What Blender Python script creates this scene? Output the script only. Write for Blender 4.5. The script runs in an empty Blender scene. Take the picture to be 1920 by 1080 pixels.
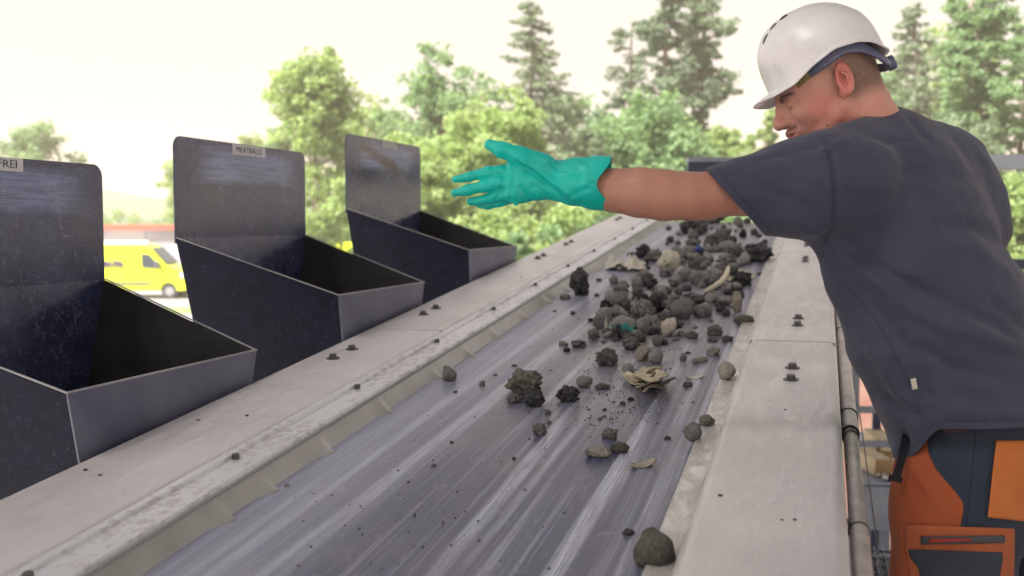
import bpy, math, random
import numpy as np
from mathutils import Vector, Matrix, Euler, noise

random.seed(7)
rng = np.random.default_rng(7)
SC = bpy.context.scene
COL = SC.collection

# ------------------------------------------------------------------ camera
FPX = 2000.0                     # focal length in pixels of the 1920 px wide photograph
PITCH = math.atan(125 / FPX)
YAW = math.radians(16.1)
CAM = np.array([0.0, 0.0, 3.5])
F0 = np.array([-math.sin(YAW), math.cos(YAW), 0.0])
RGT = np.array([math.cos(YAW), math.sin(YAW), 0.0])
FWD = F0 * math.cos(PITCH) - np.array([0, 0, math.sin(PITCH)])
UPV = F0 * math.sin(PITCH) + np.array([0, 0, math.cos(PITCH)])

cam_d = bpy.data.cameras.new("camera")
cam = bpy.data.objects.new("camera", cam_d)
COL.objects.link(cam)
M = Matrix(((RGT[0], UPV[0], -FWD[0], CAM[0]), (RGT[1], UPV[1], -FWD[1], CAM[1]),
            (RGT[2], UPV[2], -FWD[2], CAM[2]), (0, 0, 0, 1)))
cam.matrix_world = M
cam_d.sensor_width = 36.0
cam_d.lens = 36.0 * FPX / 1920.0
cam_d.clip_start = 0.05
cam_d.clip_end = 6000
cam_d.dof.use_dof = True
cam_d.dof.focus_distance = 2.25
cam_d.dof.aperture_fstop = 4.0
SC.camera = cam

# ------------------------------------------------------------------ sky, sun, exposure
SUN_EL = math.radians(55)
SUN_AZ = math.radians(-145)      # behind and to the left of the camera; the canopy shades the line
SC.view_settings.view_transform = 'Standard'
SC.view_settings.look = 'None'
SC.view_settings.gamma = 1.0
SC.view_settings.exposure = 2.05
world = bpy.data.worlds.new("World")
SC.world = world
world.use_nodes = True
nt = world.node_tree
nt.nodes.clear()
w_out = nt.nodes.new('ShaderNodeOutputWorld')
w_bg = nt.nodes.new('ShaderNodeBackground')
w_sky = nt.nodes.new('ShaderNodeTexSky')
w_sky.sky_type = 'NISHITA'
w_sky.sun_disc = False
w_sky.sun_elevation = SUN_EL
w_sky.sun_rotation = SUN_AZ
w_sky.dust_density = 4.0
w_mix = nt.nodes.new('ShaderNodeMixRGB')
w_mix.inputs[0].default_value = 0.93
w_mix.inputs[2].default_value = (2.42, 2.17, 1.92, 1)      # an even bright overcast
nt.links.new(w_sky.outputs[0], w_mix.inputs[1])
nt.links.new(w_mix.outputs[0], w_bg.inputs[0])
w_bg.inputs[1].default_value = 0.10
nt.links.new(w_bg.outputs[0], w_out.inputs[0])

sun_d = bpy.data.lights.new("sun", 'SUN')
sun_d.energy = 4.4
sun_d.angle = math.radians(12)
sun_d.color = (1.0, 0.96, 0.88)
sun = bpy.data.objects.new("sun", sun_d)
COL.objects.link(sun)
sdir = Vector((math.sin(SUN_AZ) * math.cos(SUN_EL), math.cos(SUN_AZ) * math.cos(SUN_EL), math.sin(SUN_EL)))
sun.rotation_euler = sdir.to_track_quat('Z', 'Y').to_euler()
sun.location = (0, 0, 30)


# extent of the canopy roof that shades the line
HAZE = 0.0018
ROOF_X0, ROOF_X1, ROOF_Y0, ROOF_Y1 = -3.2, 5.5, -7.0, 8.0


# ------------------------------------------------------------------ helpers
def ray(x, y):
    return RGT * ((x - 960) / FPX) + UPV * ((540 - y) / FPX) + FWD


def at(x, y, D):
    """world point seen at photograph pixel (x, y) at depth D"""
    return CAM + ray(x, y) * D


def at_z(x, y, z):
    r = ray(x, y)
    return CAM + r * ((z - CAM[2]) / r[2])


EL = math.radians(5.19)          # incline of the conveyor
CD = np.array([0, math.cos(EL), math.sin(EL)])
CN = np.array([0, -math.sin(EL), math.cos(EL)])
CH = 0.6
CORG = CAM - CN * CH             # conveyor origin: cover-plate plane below the camera
BELT_Z = -0.05


def belt_xy(x, y, z=BELT_Z):
    """conveyor-local x, s of a pixel on the plane z"""
    r = ray(x, y)
    t = (z - CH) / (r @ CN)
    q = r * t
    return q[0], q @ CD


def tag(o, label=None, cat=None, group=None, kind=None):
    if label: o['label'] = label
    if cat: o['category'] = cat
    if group: o['group'] = group
    if kind: o['kind'] = kind
    return o


def empty(name, loc, rot=(0, 0, 0)):
    o = bpy.data.objects.new(name, None)
    o.empty_display_size = 0.1
    o.location = loc
    o.rotation_euler = rot
    COL.objects.link(o)
    return o


def link(name, me, mat=None, parent=None):
    o = bpy.data.objects.new(name, me)
    if mat is not None:
        for m in (mat if isinstance(mat, (list, tuple)) else [mat]):
            me.materials.append(m)
    COL.objects.link(o)
    if parent: o.parent = parent
    return o


def mesh(name, verts, faces, smooth=False):
    me = bpy.data.meshes.new(name)
    verts = np.asarray(verts, dtype=np.float32).reshape(-1, 3)
    if isinstance(faces, np.ndarray):
        nf, k = faces.shape
        me.vertices.add(len(verts)); me.vertices.foreach_set("co", verts.ravel())
        me.loops.add(nf * k); me.loops.foreach_set("vertex_index", faces.astype(np.int32).ravel())
        me.polygons.add(nf)
        me.polygons.foreach_set("loop_start", np.arange(0, nf * k, k, dtype=np.int32))
        me.polygons.foreach_set("loop_total", np.full(nf, k, dtype=np.int32))
        me.update(calc_edges=True)
    else:
        me.from_pydata([tuple(map(float, v)) for v in verts], [], [tuple(f) for f in faces])
        me.update()
    if smooth:
        me.polygons.foreach_set("use_smooth", np.ones(len(me.polygons), dtype=bool))
    return me


class MB:
    """collects simple solids into one mesh"""
    def __init__(s): s.v = []; s.f = []; s.sm = []

    def add(s, v, f, smooth=False):
        b = len(s.v); s.v += [tuple(map(float, p)) for p in v]
        s.f += [tuple(b + i for i in q) for q in f]; s.sm += [smooth] * len(f)
        return s

    def box(s, x0, x1, y0, y1, z0, z1, M=None):
        v = [(x, y, z) for x in (x0, x1) for y in (y0, y1) for z in (z0, z1)]
        f = [(0, 1, 3, 2), (4, 6, 7, 5), (0, 4, 5, 1), (2, 3, 7, 6), (0, 2, 6, 4), (1, 5, 7, 3)]
        if M is not None: v = [M @ Vector(p) for p in v]
        return s.add(v, f)

    def bar(s, a, b, w, h, up=(0, 0, 1)):
        a, b, up = Vector(a), Vector(b), Vector(up)
        d = (b - a).normalized(); r = d.cross(up).normalized(); u = r.cross(d)
        v = []
        for p in (a, b):
            for i, j in ((-1, -1), (1, -1), (1, 1), (-1, 1)):
                v.append(p + r * (i * w / 2) + u * (j * h / 2))
        return s.add(v, [(3, 2, 1, 0), (4, 5, 6, 7), (0, 1, 5, 4), (1, 2, 6, 5), (2, 3, 7, 6), (3, 0, 4, 7)])

    def tube(s, pts, rad, n=12, cap=True):
        pts = [Vector(p) for p in pts]
        if not isinstance(rad, (list, tuple)): rad = [rad] * len(pts)
        v = []; f = []
        pu = None
        for i, p in enumerate(pts):
            d = (pts[min(i + 1, len(pts) - 1)] - pts[max(i - 1, 0)]).normalized()
            if pu is None:
                pu = d.orthogonal().normalized()
            pu = (pu - d * pu.dot(d)).normalized(); w = d.cross(pu)
            for k in range(n):
                a = 2 * math.pi * k / n
                v.append(p + (pu * math.cos(a) + w * math.sin(a)) * rad[i])
        for i in range(len(pts) - 1):
            for k in range(n):
                f.append((i * n + k, i * n + (k + 1) % n, (i + 1) * n + (k + 1) % n, (i + 1) * n + k))
        s.add(v, f, True)
        if cap:
            b = len(s.v) - len(v)
            s.f.append(tuple(b + k for k in reversed(range(n)))); s.sm.append(False)
            s.f.append(tuple(b + (len(pts) - 1) * n + k for k in range(n))); s.sm.append(False)
        return s

    def prism(s, poly, t, nrm=None):
        """planar polygon given thickness t"""
        P = [Vector(p) for p in poly]
        if nrm is None:
            nrm = Vector((0, 0, 0))
            for i in range(len(P)):
                nrm += P[i].cross(P[(i + 1) % len(P)])
            nrm.normalize()
        nrm = Vector(nrm); n = len(P)
        v = [p - nrm * t / 2 for p in P] + [p + nrm * t / 2 for p in P]
        f = [tuple(reversed(range(n))), tuple(range(n, 2 * n))] + [(i, (i + 1) % n, n + (i + 1) % n, n + i) for i in range(n)]
        return s.add(v, f)

    def build(s, name, mat, parent=None, bevel=0, M=None):
        v = s.v if M is None else [M @ Vector(p) for p in s.v]
        me = mesh(name, v, s.f)
        me.polygons.foreach_set("use_smooth", s.sm)
        o = link(name, me, mat, parent)
        if bevel:
            b = o.modifiers.new("bevel", 'BEVEL'); b.width = bevel; b.segments = 2
            b.limit_method = 'ANGLE'; b.angle_limit = math.radians(40)
        return o


def copy_tree(o, parent=None):
    c = o.copy(); COL.objects.link(c)
    if parent: c.parent = parent
    for ch in list(o.children): copy_tree(ch, c)
    return c


def text_mesh(txt, size, extrude=0.0004, bold=0.0, sx=1.0, align='CENTER'):
    cu = bpy.data.curves.new("lettering", 'FONT')
    cu.body = txt; cu.size = size; cu.extrude = extrude; cu.align_x = align; cu.align_y = 'CENTER'; cu.offset = bold
    cu.resolution_u = 3
    o = bpy.data.objects.new("lettering", cu); COL.objects.link(o)
    dg = bpy.context.evaluated_depsgraph_get()
    me = bpy.data.meshes.new_from_object(o.evaluated_get(dg))
    bpy.data.objects.remove(o); bpy.data.curves.remove(cu)
    for v in me.vertices: v.co.x *= sx
    return me


# ------------------------------------------------------------------ materials
class N:
    def __init__(s, name):
        s.m = bpy.data.materials.new(name); s.m.use_nodes = True; s.t = s.m.node_tree
        s.p = s.t.nodes["Principled BSDF"]

    def node(s, typ, **kw):
        n = s.t.nodes.new(typ)
        for k, v in kw.items(): setattr(n, k, v)
        return n

    def put(s, sock, v):
        if isinstance(v, bpy.types.NodeSocket): s.t.links.new(v, sock)
        elif isinstance(v, (tuple, list)):
            sock.default_value = tuple(v) + ((1,) if len(v) == 3 and len(sock.default_value) == 4 else ())
        elif hasattr(sock.default_value, '__len__'): sock.default_value = (v, v, v, 1)
        else: sock.default_value = v

    def coord(s, kind='Object', scale=(1, 1, 1), rot=(0, 0, 0)):
        c = s.node('ShaderNodeTexCoord'); m = s.node('ShaderNodeMapping')
        s.t.links.new(c.outputs[kind], m.inputs[0]); m.inputs['Scale'].default_value = scale
        m.inputs['Rotation'].default_value = rot
        return m.outputs[0]

    def noise(s, scale, co=None, detail=4, rough=0.55, dist=0.0):
        n = s.node('ShaderNodeTexNoise')
        if co is not None: s.t.links.new(co, n.inputs['Vector'])
        n.inputs['Scale'].default_value = scale; n.inputs['Detail'].default_value = detail
        n.inputs['Roughness'].default_value = rough; n.inputs['Distortion'].default_value = dist
        return n.outputs[0]

    def ramp(s, v, *stops):
        r = s.node('ShaderNodeValToRGB'); s.t.links.new(v, r.inputs[0]); e = r.color_ramp.elements
        for i, (pos, c) in enumerate(stops):
            if i >= 2: e.new(pos)
        for i, (pos, c) in enumerate(stops):
            e[i].position = pos
            e[i].color = (c, c, c, 1) if not isinstance(c, (tuple, list)) else tuple(c) + (1,)
        return r.outputs[0]

    def mix(s, f, a, b, mode='MIX'):
        n = s.node('ShaderNodeMixRGB', blend_type=mode)
        s.put(n.inputs[0], f); s.put(n.inputs[1], a); s.put(n.inputs[2], b); return n.outputs[0]

    def math(s, op, a, b=0.0, clamp=False):
        n = s.node('ShaderNodeMath', operation=op); n.use_clamp = clamp
        s.put(n.inputs[0], a); s.put(n.inputs[1], b); return n.outputs[0]

    def attr(s, name):
        n = s.node('ShaderNodeAttribute', attribute_name=name); return n.outputs['Fac']

    def bump(s, h, strength=0.3, dist=0.01):
        n = s.node('ShaderNodeBump'); n.inputs['Strength'].default_value = strength
        n.inputs['Distance'].default_value = dist; s.t.links.new(h, n.inputs['Height'])
        s.t.links.new(n.outputs[0], s.p.inputs['Normal'])

    def set(s, **kw):
        mp = dict(color='Base Color', rough='Roughness', metal='Metallic', spec='Specular IOR Level',
                  sss='Subsurface Weight', coat='Coat Weight', sheen='Sheen Weight', emit='Emission Strength')
        for k, v in kw.items(): s.put(s.p.inputs[mp[k]], v)
        return s


def simple(name, c1, c2=None, scale=8, rough=0.6, metal=0.0, bump=0.0, kind='Object', detail=5, bdist=0.01, spec=0.5):
    n = N(name); co = n.coord(kind)
    f = n.noise(scale, co, detail)
    n.set(color=n.mix(n.ramp(f, (0.3, 0.0), (0.7, 1.0)), c1, c2 or c1), rough=rough, metal=metal, spec=spec)
    if bump: n.bump(n.noise(scale * 4, co, 6), bump, bdist)
    return n.m


def mat_cover():
    n = N("dusty grey painted steel"); co = n.coord()
    a = n.noise(3.0, co, 6, 0.6); b = n.noise(60, co, 4, 0.7); c = n.noise(9, n.coord(scale=(2.5, 0.6, 1)), 5, 0.6, 1.2)
    col = n.mix(n.ramp(a, (0.3, 0.0), (0.7, 1.0)), (0.475, 0.455, 0.475), (0.60, 0.58, 0.60))
    col = n.mix(n.ramp(c, (0.60, 0.0), (0.66, 0.35)), col, (0.72, 0.71, 0.73))
    col = n.mix(n.ramp(b, (0.25, 0.45), (0.42, 0.0)), col, (0.27, 0.25, 0.25))
    sp = n.node('ShaderNodeTexVoronoi'); sp.inputs['Scale'].default_value = 38
    n.t.links.new(co, sp.inputs['Vector'])
    col = n.mix(n.ramp(sp.outputs['Distance'], (0.05, 0.6), (0.09, 0.0)), col, (0.16, 0.14, 0.13))
    iso = n.math('ABSOLUTE', n.math('SUBTRACT', n.noise(5.5, co, 3, .5, 2.5), 0.5))
    col = n.mix(n.math('MULTIPLY', n.ramp(iso, (0.0, 1.0), (0.006, 0.0)), n.ramp(a, (.5, 0), (.6, .5))), col, (.30, .28, .28))
    n.set(color=col, rough=n.ramp(c, (0.35, 0.28), (0.7, 0.52)), spec=0.55)
    n.bump(n.math('ADD', n.math('MULTIPLY', n.noise(26, co, 8, 0.65), 1.0), n.math('MULTIPLY', c, 2.5)), 0.35, 0.004)
    return n.m


def mat_belt():
    n = N("worn rubber belt with wet streaks")
    co = n.coord()
    l1 = n.noise(1.0, n.coord(scale=(17, 0.30, 1)), 3, 0.6)
    l1b = n.noise(1.0, n.coord(scale=(58, 0.55, 1)), 4, 0.7)
    l2 = n.noise(1.0, n.coord(scale=(150, 1.3, 1)), 5, 0.75)
    l3 = n.noise(1.0, n.coord(scale=(420, 5, 1)), 3, 0.7)
    blot = n.noise(5.0, n.coord(scale=(1.6, 0.9, 1)), 5, 0.6, 0.6)
    col = n.mix(n.ramp(l2, (0.35, 0.0), (0.65, 1.0)), (0.034, 0.039, 0.082), (0.098, 0.106, 0.19))
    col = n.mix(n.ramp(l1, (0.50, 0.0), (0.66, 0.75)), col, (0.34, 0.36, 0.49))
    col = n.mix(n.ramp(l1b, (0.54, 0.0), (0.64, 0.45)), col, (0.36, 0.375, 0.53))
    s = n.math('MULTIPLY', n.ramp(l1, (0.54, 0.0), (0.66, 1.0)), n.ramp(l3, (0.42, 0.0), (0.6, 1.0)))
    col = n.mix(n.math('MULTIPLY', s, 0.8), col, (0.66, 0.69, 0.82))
    col = n.mix(n.ramp(blot, (0.48, 0.0), (0.62, 0.30)), col, (0.20, 0.19, 0.215))
    l4 = n.noise(1.0, n.coord(scale=(620, 3.5, 1)), 4, 0.8)
    col = n.mix(n.ramp(l4, (0.40, 0.45), (0.55, 0.0)), col, (0.045, 0.046, 0.075))
    scf = n.noise(24, n.coord(scale=(1, .5, 1)), 6, .75, 1.5)
    col = n.mix(n.ramp(scf, (0.58, 0.0), (0.66, 0.45)), col, (0.30, 0.295, 0.36))
    g = n.noise(230, co, 3, 0.6)
    col = n.mix(n.math('MULTIPLY', n.ramp(g, (0.56, 0.0), (0.66, 1.0)), n.ramp(blot, (0.40, 0.1), (0.60, 0.8))), col, (0.09, 0.08, 0.075))
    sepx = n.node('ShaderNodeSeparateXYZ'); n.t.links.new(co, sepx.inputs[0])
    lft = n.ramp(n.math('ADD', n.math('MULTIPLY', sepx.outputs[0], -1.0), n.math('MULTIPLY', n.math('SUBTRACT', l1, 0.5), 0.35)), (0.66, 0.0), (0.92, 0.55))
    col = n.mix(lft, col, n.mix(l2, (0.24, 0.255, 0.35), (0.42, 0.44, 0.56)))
    # settled dust from the rubble in the middle of the belt
    sep = n.node('ShaderNodeSeparateXYZ'); n.t.links.new(co, sep.inputs[0])
    dx = n.math('ABSOLUTE', n.math('ADD', sep.outputs[0], 0.52))
    band = n.ramp(n.math('ADD', dx, n.math('MULTIPLY', blot, 0.16)), (0.17, 1.0), (0.34, 0.0))
    yy = n.ramp(n.math('MULTIPLY', sep.outputs[1], 0.1), (0.20, 0.0), (0.30, 1.0))
    col = n.mix(n.math('MULTIPLY', n.math('MULTIPLY', band, yy), 0.6), col, (0.26, 0.25, 0.265))
    n.set(color=col, rough=n.ramp(l2, (0.3, 0.30), (0.7, 0.50)), spec=0.55)
    n.bump(n.math('ADD', n.math('MULTIPLY', l3, 0.5), n.math('MULTIPLY', g, 0.5)), 0.16, 0.002)
    return n.m


def mat_rail():
    n = N("galvanised rail with caked dirt"); co = n.coord()
    a = n.noise(50, n.coord(scale=(1, 0.7, 1)), 5, 0.7); b = n.noise(4, co, 4)
    f = n.ramp(n.math('ADD', a, n.math('MULTIPLY', b, 0.5)), (0.66, 0.0), (0.74, 1.0))
    n.set(color=n.mix(f, (0.46, 0.45, 0.455), (0.60, 0.605, 0.655)), rough=n.mix(f, 0.6, 0.38), metal=n.math('MULTIPLY', f, 0.4))
    n.bump(a, 0.4, 0.003)
    return n.m


def mat_bin(inner=False):
    n = N("scuffed blue black steel"); co = n.coord()
    a = n.noise(3.5, co, 5); sc1 = n.noise(1.0, n.coord(scale=(220, 260, 14), rot=(0.5, 0.2, 0.3)), 3, 0.7, 1.4)
    sc2 = n.noise(1.0, n.coord(scale=(26, 24, 190), rot=(0.9, 0.5, 0.1)), 3, 0.7, 1.0)
    blo = n.noise(7, co, 6, 0.7, 1.5)
    s = n.math('MULTIPLY', n.ramp(sc1, (0.60, 0.0), (0.72, 1.0)), n.ramp(a, (0.4, 0.1), (0.6, 1.0)))
    s2 = n.math('MULTIPLY', n.ramp(sc2, (0.62, 0.0), (0.74, 1.0)), n.ramp(blo, (0.4, 0.1), (0.6, 1.0)))
    base = n.mix(n.ramp(blo, (0.42, 0.0), (0.66, 1.0)), (0.003, 0.005, 0.018), (0.009, 0.012, 0.034))
    col = n.mix(n.math('MULTIPLY', s, 0.30), base, (0.20, 0.22, 0.30))
    col = n.mix(n.math('MULTIPLY', s2, 0.30), col, (0.20, 0.22, 0.32))
    n.set(color=col, rough=n.ramp(blo, (0.3, 0.42), (0.7, 0.60)), spec=0.16)
    n.bump(n.noise(40, co, 4), 0.06, 0.002)
    return n


def mat_plate(rusty=False):
    """the polished wear plate at the back of each bin"""
    n = N("scratched polished wear plate"); co = n.coord()
    a = n.noise(2.5, co, 5, 0.6, 0.8); sw = n.noise(1.0, n.coord(scale=(2, 5, 90), rot=(-0.10, 0, 0)), 5, 0.7, 0.4)
    sep = n.node('ShaderNodeSeparateXYZ'); n.t.links.new(co, sep.inputs[0])
    fine = n.noise(60, co, 5, .75, 1.0)
    col = n.mix(n.ramp(a, (0.35, 0.0), (0.65, 1.0)), (0.012, 0.017, 0.050), (0.044, 0.054, 0.120))
    col = n.mix(n.ramp(fine, (0.5, 0.0), (0.75, 0.5)), col, (0.11, 0.12, 0.19))
    # wiped pale patch below the label, long across and low
    dz = n.math('ABSOLUTE', n.math('MULTIPLY', n.math('SUBTRACT', sep.outputs[2], 0.395), 5.5))
    dy = n.math('ABSOLUTE', n.math('SUBTRACT', sep.outputs[1], 0.40))
    rad = n.math('ADD', n.math('MAXIMUM', dz, dy), n.math('MULTIPLY', n.math('SUBTRACT', a, 0.5), 0.35))
    sy = n.math('MULTIPLY', n.ramp(rad, (0.20, 1.0), (0.34, 0.0)), n.ramp(sw, (0.35, 0.25), (0.62, 1.0)))
    col = n.mix(n.math('MULTIPLY', sy, 0.85), col, (0.19, 0.24, 0.43))
    scr = 0.0
    for k_, (sc_, th_) in enumerate(((9, .010), (15, .012), (26, .014))):
        iso = n.math('ABSOLUTE', n.math('SUBTRACT', n.noise(sc_, n.coord(scale=(1, 1, .6 + .5 * k_), rot=(k_ * .9, 0, 0)), 2, .5, 3.0), 0.5))
        lim = n.ramp(n.noise(11 + 3 * k_, co, 2), (0.50, 0.0), (0.58, 1.0))
        scr = n.math('MAXIMUM', scr, n.math('MULTIPLY', n.ramp(iso, (0.0, 1.0), (th_, 0.0)), lim))
    col = n.mix(n.math('MULTIPLY', scr, 0.42), col, (0.30, 0.33, 0.46))
    if rusty:
        u = n.math('ADD', n.math('SUBTRACT', sep.outputs[2], 0.40), n.math('MULTIPLY', n.math('SUBTRACT', sep.outputs[1], 0.26), 0.22))
        u = n.math('ADD', n.math('ABSOLUTE', u), n.math('MULTIPLY', n.math('SUBTRACT', sw, 0.5), 0.05))
        along = n.ramp(n.math('ABSOLUTE', n.math('SUBTRACT', sep.outputs[1], 0.30)), (0.16, 1.0), (0.28, 0.0))
        col = n.mix(n.math('MULTIPLY', n.math('MULTIPLY', n.ramp(u, (0.012, 1.0), (0.042, 0.0)), along), 0.92), col, (0.060, 0.030, 0.028))
    n.set(color=col, rough=n.ramp(a, (0.3, 0.12), (0.7, 0.30)), metal=0.1, spec=0.5)
    n.bump(n.math('ADD', sw, scr), 0.05, 0.002)
    return n.m


MT = {}
MT['cover'] = mat_cover()
MT['belt'] = mat_belt()
MT['rail'] = mat_rail()
_n = N("muddy ledge with painted wet glints"); _c = _n.coord(scale=(1, .45, 1)); _f = _n.noise(42, _c, 6, .7, .8); _g = _n.noise(9, _c, 4)
_n.set(color=_n.mix(_n.ramp(_f, (.50, 0), (.66, 1)), _n.mix(_n.ramp(_g, (.4, 0), (.6, 1)), (0.36, 0.335, 0.325), (0.48, 0.46, 0.455)), (0.66, 0.65, 0.67)), rough=_n.ramp(_f, (.4, .45), (.6, .16)), spec=.6)  # pale streaks are wet highlights put into the colour over the mud
_n.bump(_f, .7, .006)
MT['ledge'] = _n.m
MT['bin'] = mat_bin().m
MT['plate'] = mat_plate()
MT['inner'] = simple('dull inner steel', (0.010, 0.010, 0.013), (0.024, 0.023, 0.026), 9, 0.6, 0, 0.1, spec=.3)
MT['front'] = simple("blue grey sheet steel", (0.085, 0.09, 0.145), (0.145, 0.15, 0.215), 6, 0.36, 0.25, 0.05)
MT['edge'] = simple("bright cut steel edge", (0.28, 0.28, 0.31), (0.38, 0.38, 0.40), 30, 0.4, 0.5)
MT['skirt'] = simple("olive grey skirt rubber", (0.30, 0.295, 0.285), (0.40, 0.395, 0.385), 9, 0.30, 0, 0.15)
MT['bolt'] = simple("dark bolt steel", (0.07, 0.07, 0.075), (0.14, 0.135, 0.13), 60, 0.45, 0.6)
MT['dark'] = simple("blackened steel", (0.010, 0.012, 0.022), (0.02, 0.022, 0.035), 6, 0.5)
MT['beam'] = simple("blue grey painted beam", (0.17, 0.19, 0.25), (0.24, 0.26, 0.32), 5, 0.5, 0.2)
MT['lightbeam'] = simple("light blue grey galvanised rail", (0.34, 0.38, 0.46), (0.44, 0.48, 0.56), 5, 0.4, 0.2)
MT['navybeam'] = simple("navy painted beam", (0.02, 0.03, 0.07), (0.03, 0.04, 0.09), 5, 0.4)
MT['pipe'] = simple("mud splashed conduit", (0.33, 0.29, 0.28), (0.52, 0.49, 0.48), 22, 0.4, 0.1, 0.2)
MT['paper'] = simple("label paper", (0.50, 0.50, 0.54), (0.60, 0.60, 0.63), 12, 0.5)
MT['ink'] = simple("dark ink", (0.05, 0.05, 0.06), None, 5, 0.6)
MT['wood'] = simple("sawn timber", (0.34, 0.27, 0.17), (0.44, 0.37, 0.25), 6, 0.7, 0, 0.2)
MT['woodend'] = simple("timber end grain", (0.38, 0.24, 0.11), (0.48, 0.33, 0.17), 20, 0.8, 0, 0.2)
MT['redground'] = simple("reddish brick pavers", (0.22, 0.095, 0.07), (0.30, 0.19, 0.16), 3, 0.85)

# ------------------------------------------------------------------ setting: ground
ground_m = N("pale yard asphalt"); gco = ground_m.coord()
ground_m.set(color=ground_m.mix(ground_m.ramp(ground_m.noise(0.08, gco, 6), (0.35, 0), (0.65, 1)), (0.24, 0.22, 0.205), (0.34, 0.315, 0.29)), rough=0.85)
g = mesh("ground", [(-1150, -1150, 0), (1150, -1150, 0), (1150, 1150, 0), (-1150, 1150, 0)], [(0, 1, 2, 3)])
tag(link("ground", g, ground_m.m), 'pale grey yard ground under the plant', kind='structure')


def strip(name, px0, px1, y0, y1, z, mat, label):
    p = [at_z(px0, y0, z), at_z(px1, y0, z), at_z(px1, y1, z), at_z(px0, y1, z)]
    return tag(link(name, mesh(name, p, [(0, 1, 2, 3)]), mat), label, kind='structure')


grass_m = simple("rough grass", (0.10, 0.19, 0.05), (0.20, 0.28, 0.09), 0.8, 0.9)
strip("verge", -900, 900, 588, 576, 0.004, grass_m, 'thin grass verge beside the road')
strip("road", -900, 1000, 574, 545, 0.004, simple("road asphalt", (0.20, 0.19, 0.19), (0.27, 0.26, 0.26), 0.3, 0.8), 'grey road the yellow vans stand on')
p = [(1.2, 9, .008), (14, 9, .008), (14, 20, .008), (1.2, 20, .008)]
tag(link("paved_yard", mesh("paved_yard", p, [(0, 1, 2, 3)]), MT['redground']), 'reddish paved yard below the walkway', kind='structure')


# hills
def ridge(name, D, a0, a1, prof, mat, depth, label):
    V = []; n = 60; rows = 8
    for i in range(n + 1):
        t = i / n; px = a0 + (a1 - a0) * t
        top = at(px, prof(px), D)
        h = top[2]
        dirv = np.array([top[0], top[1], 0.0]); dirv /= np.linalg.norm(dirv)
        for r in range(rows + 1):
            q = r / rows
            hh = h * math.sin(q * math.pi / 2) + (noise.noise(Vector((px * .01, q * 3, D))) * h * 0.08 if 0 < r < rows else 0)
            pnt = np.array([top[0], top[1], 0]) + dirv * (q - 1) * depth
            V.append((pnt[0], pnt[1], max(hh, 0) - (0.5 if r == 0 else 0)))
    Fc = []
    for i in range(n):
        for r in range(rows):
            a = i * (rows + 1) + r
            Fc.append((a, a + rows + 1, a + rows + 2, a + 1))
    return tag(link(name, mesh(name, V, Fc, True), mat), label, kind='structure')


hill_m = simple("wooded hillside", (0.055, 0.085, 0.05), (0.13, 0.17, 0.10), 0.03, 0.95, kind='Object')
hill2_m = simple("far hillside", (0.08, 0.11, 0.09), (0.15, 0.17, 0.14), 0.012, 0.95)
ridge("hill", 520, -900, 3200, lambda x: 330 + 12 * math.sin(x / 260 + 1.0) + 60 * math.exp(-((x - 60) / 330) ** 2) + 8 * math.sin(x / 61), hill2_m, 100, 'hazy far hillside on the horizon')
ridge("hillside", 300, -900, 2800, lambda x: 385 + 10 * math.sin(x / 190) - 50 * math.exp(-((x - 60) / 260) ** 2), hill_m, 120, 'wooded slope behind the buildings')

# ------------------------------------------------------------------ haze volume, added to wash out the background
hv = [(x, y, z) for x in (-1200, 1200) for y in (-1200, 1200) for z in (-1.0, 28.0)]
hz_ = link("haze", mesh("haze", hv, [(0, 1, 3, 2), (4, 6, 7, 5), (0, 4, 5, 1), (2, 3, 7, 6), (0, 2, 6, 4), (1, 5, 7, 3)]))
hm = bpy.data.materials.new("pale haze"); hm.use_nodes = True; hm.node_tree.nodes.clear()
ho = hm.node_tree.nodes.new('ShaderNodeOutputMaterial'); hp = hm.node_tree.nodes.new('ShaderNodeVolumePrincipled')
hp.inputs['Color'].default_value = (1.0, 0.87, 0.76, 1); hp.inputs['Density'].default_value = HAZE; hp.inputs['Anisotropy'].default_value = 0.0
hm.node_tree.links.new(hp.outputs[0], ho.inputs['Volume']); hz_.data.materials.append(hm)
tag(hz_, 'pale haze added to wash out the yard and the trees', kind='stuff')

# ------------------------------------------------------------------ trees
def leaf_mat(name, c1, c2, c3, trans=0.5):
    n = N(name); geo = n.node('ShaderNodeNewGeometry')
    f = n.noise(0.9, geo.outputs['Position'], 3); f2 = n.noise(5, geo.outputs['Position'], 2)
    col = n.mix(n.ramp(f, (0.35, 0), (0.65, 1)), c1, c2)
    col = n.mix(n.ramp(f2, (0.45, 0), (0.7, 1)), col, c3)
    n.set(color=col, rough=0.6, spec=0.3)
    tr = n.node('ShaderNodeBsdfTranslucent'); n.put(tr.inputs[0], n.mix(1.0, col, (1.35, 1.35, 1.0), 'MULTIPLY'))
    ms = n.node('ShaderNodeMixShader'); ms.inputs[0].default_value = trans
    out = n.t.nodes['Material Output']
    n.t.links.new(n.p.outputs[0], ms.inputs[1]); n.t.links.new(tr.outputs[0], ms.inputs[2])
    n.t.links.new(ms.outputs[0], out.inputs[0])
    return n.m


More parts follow.
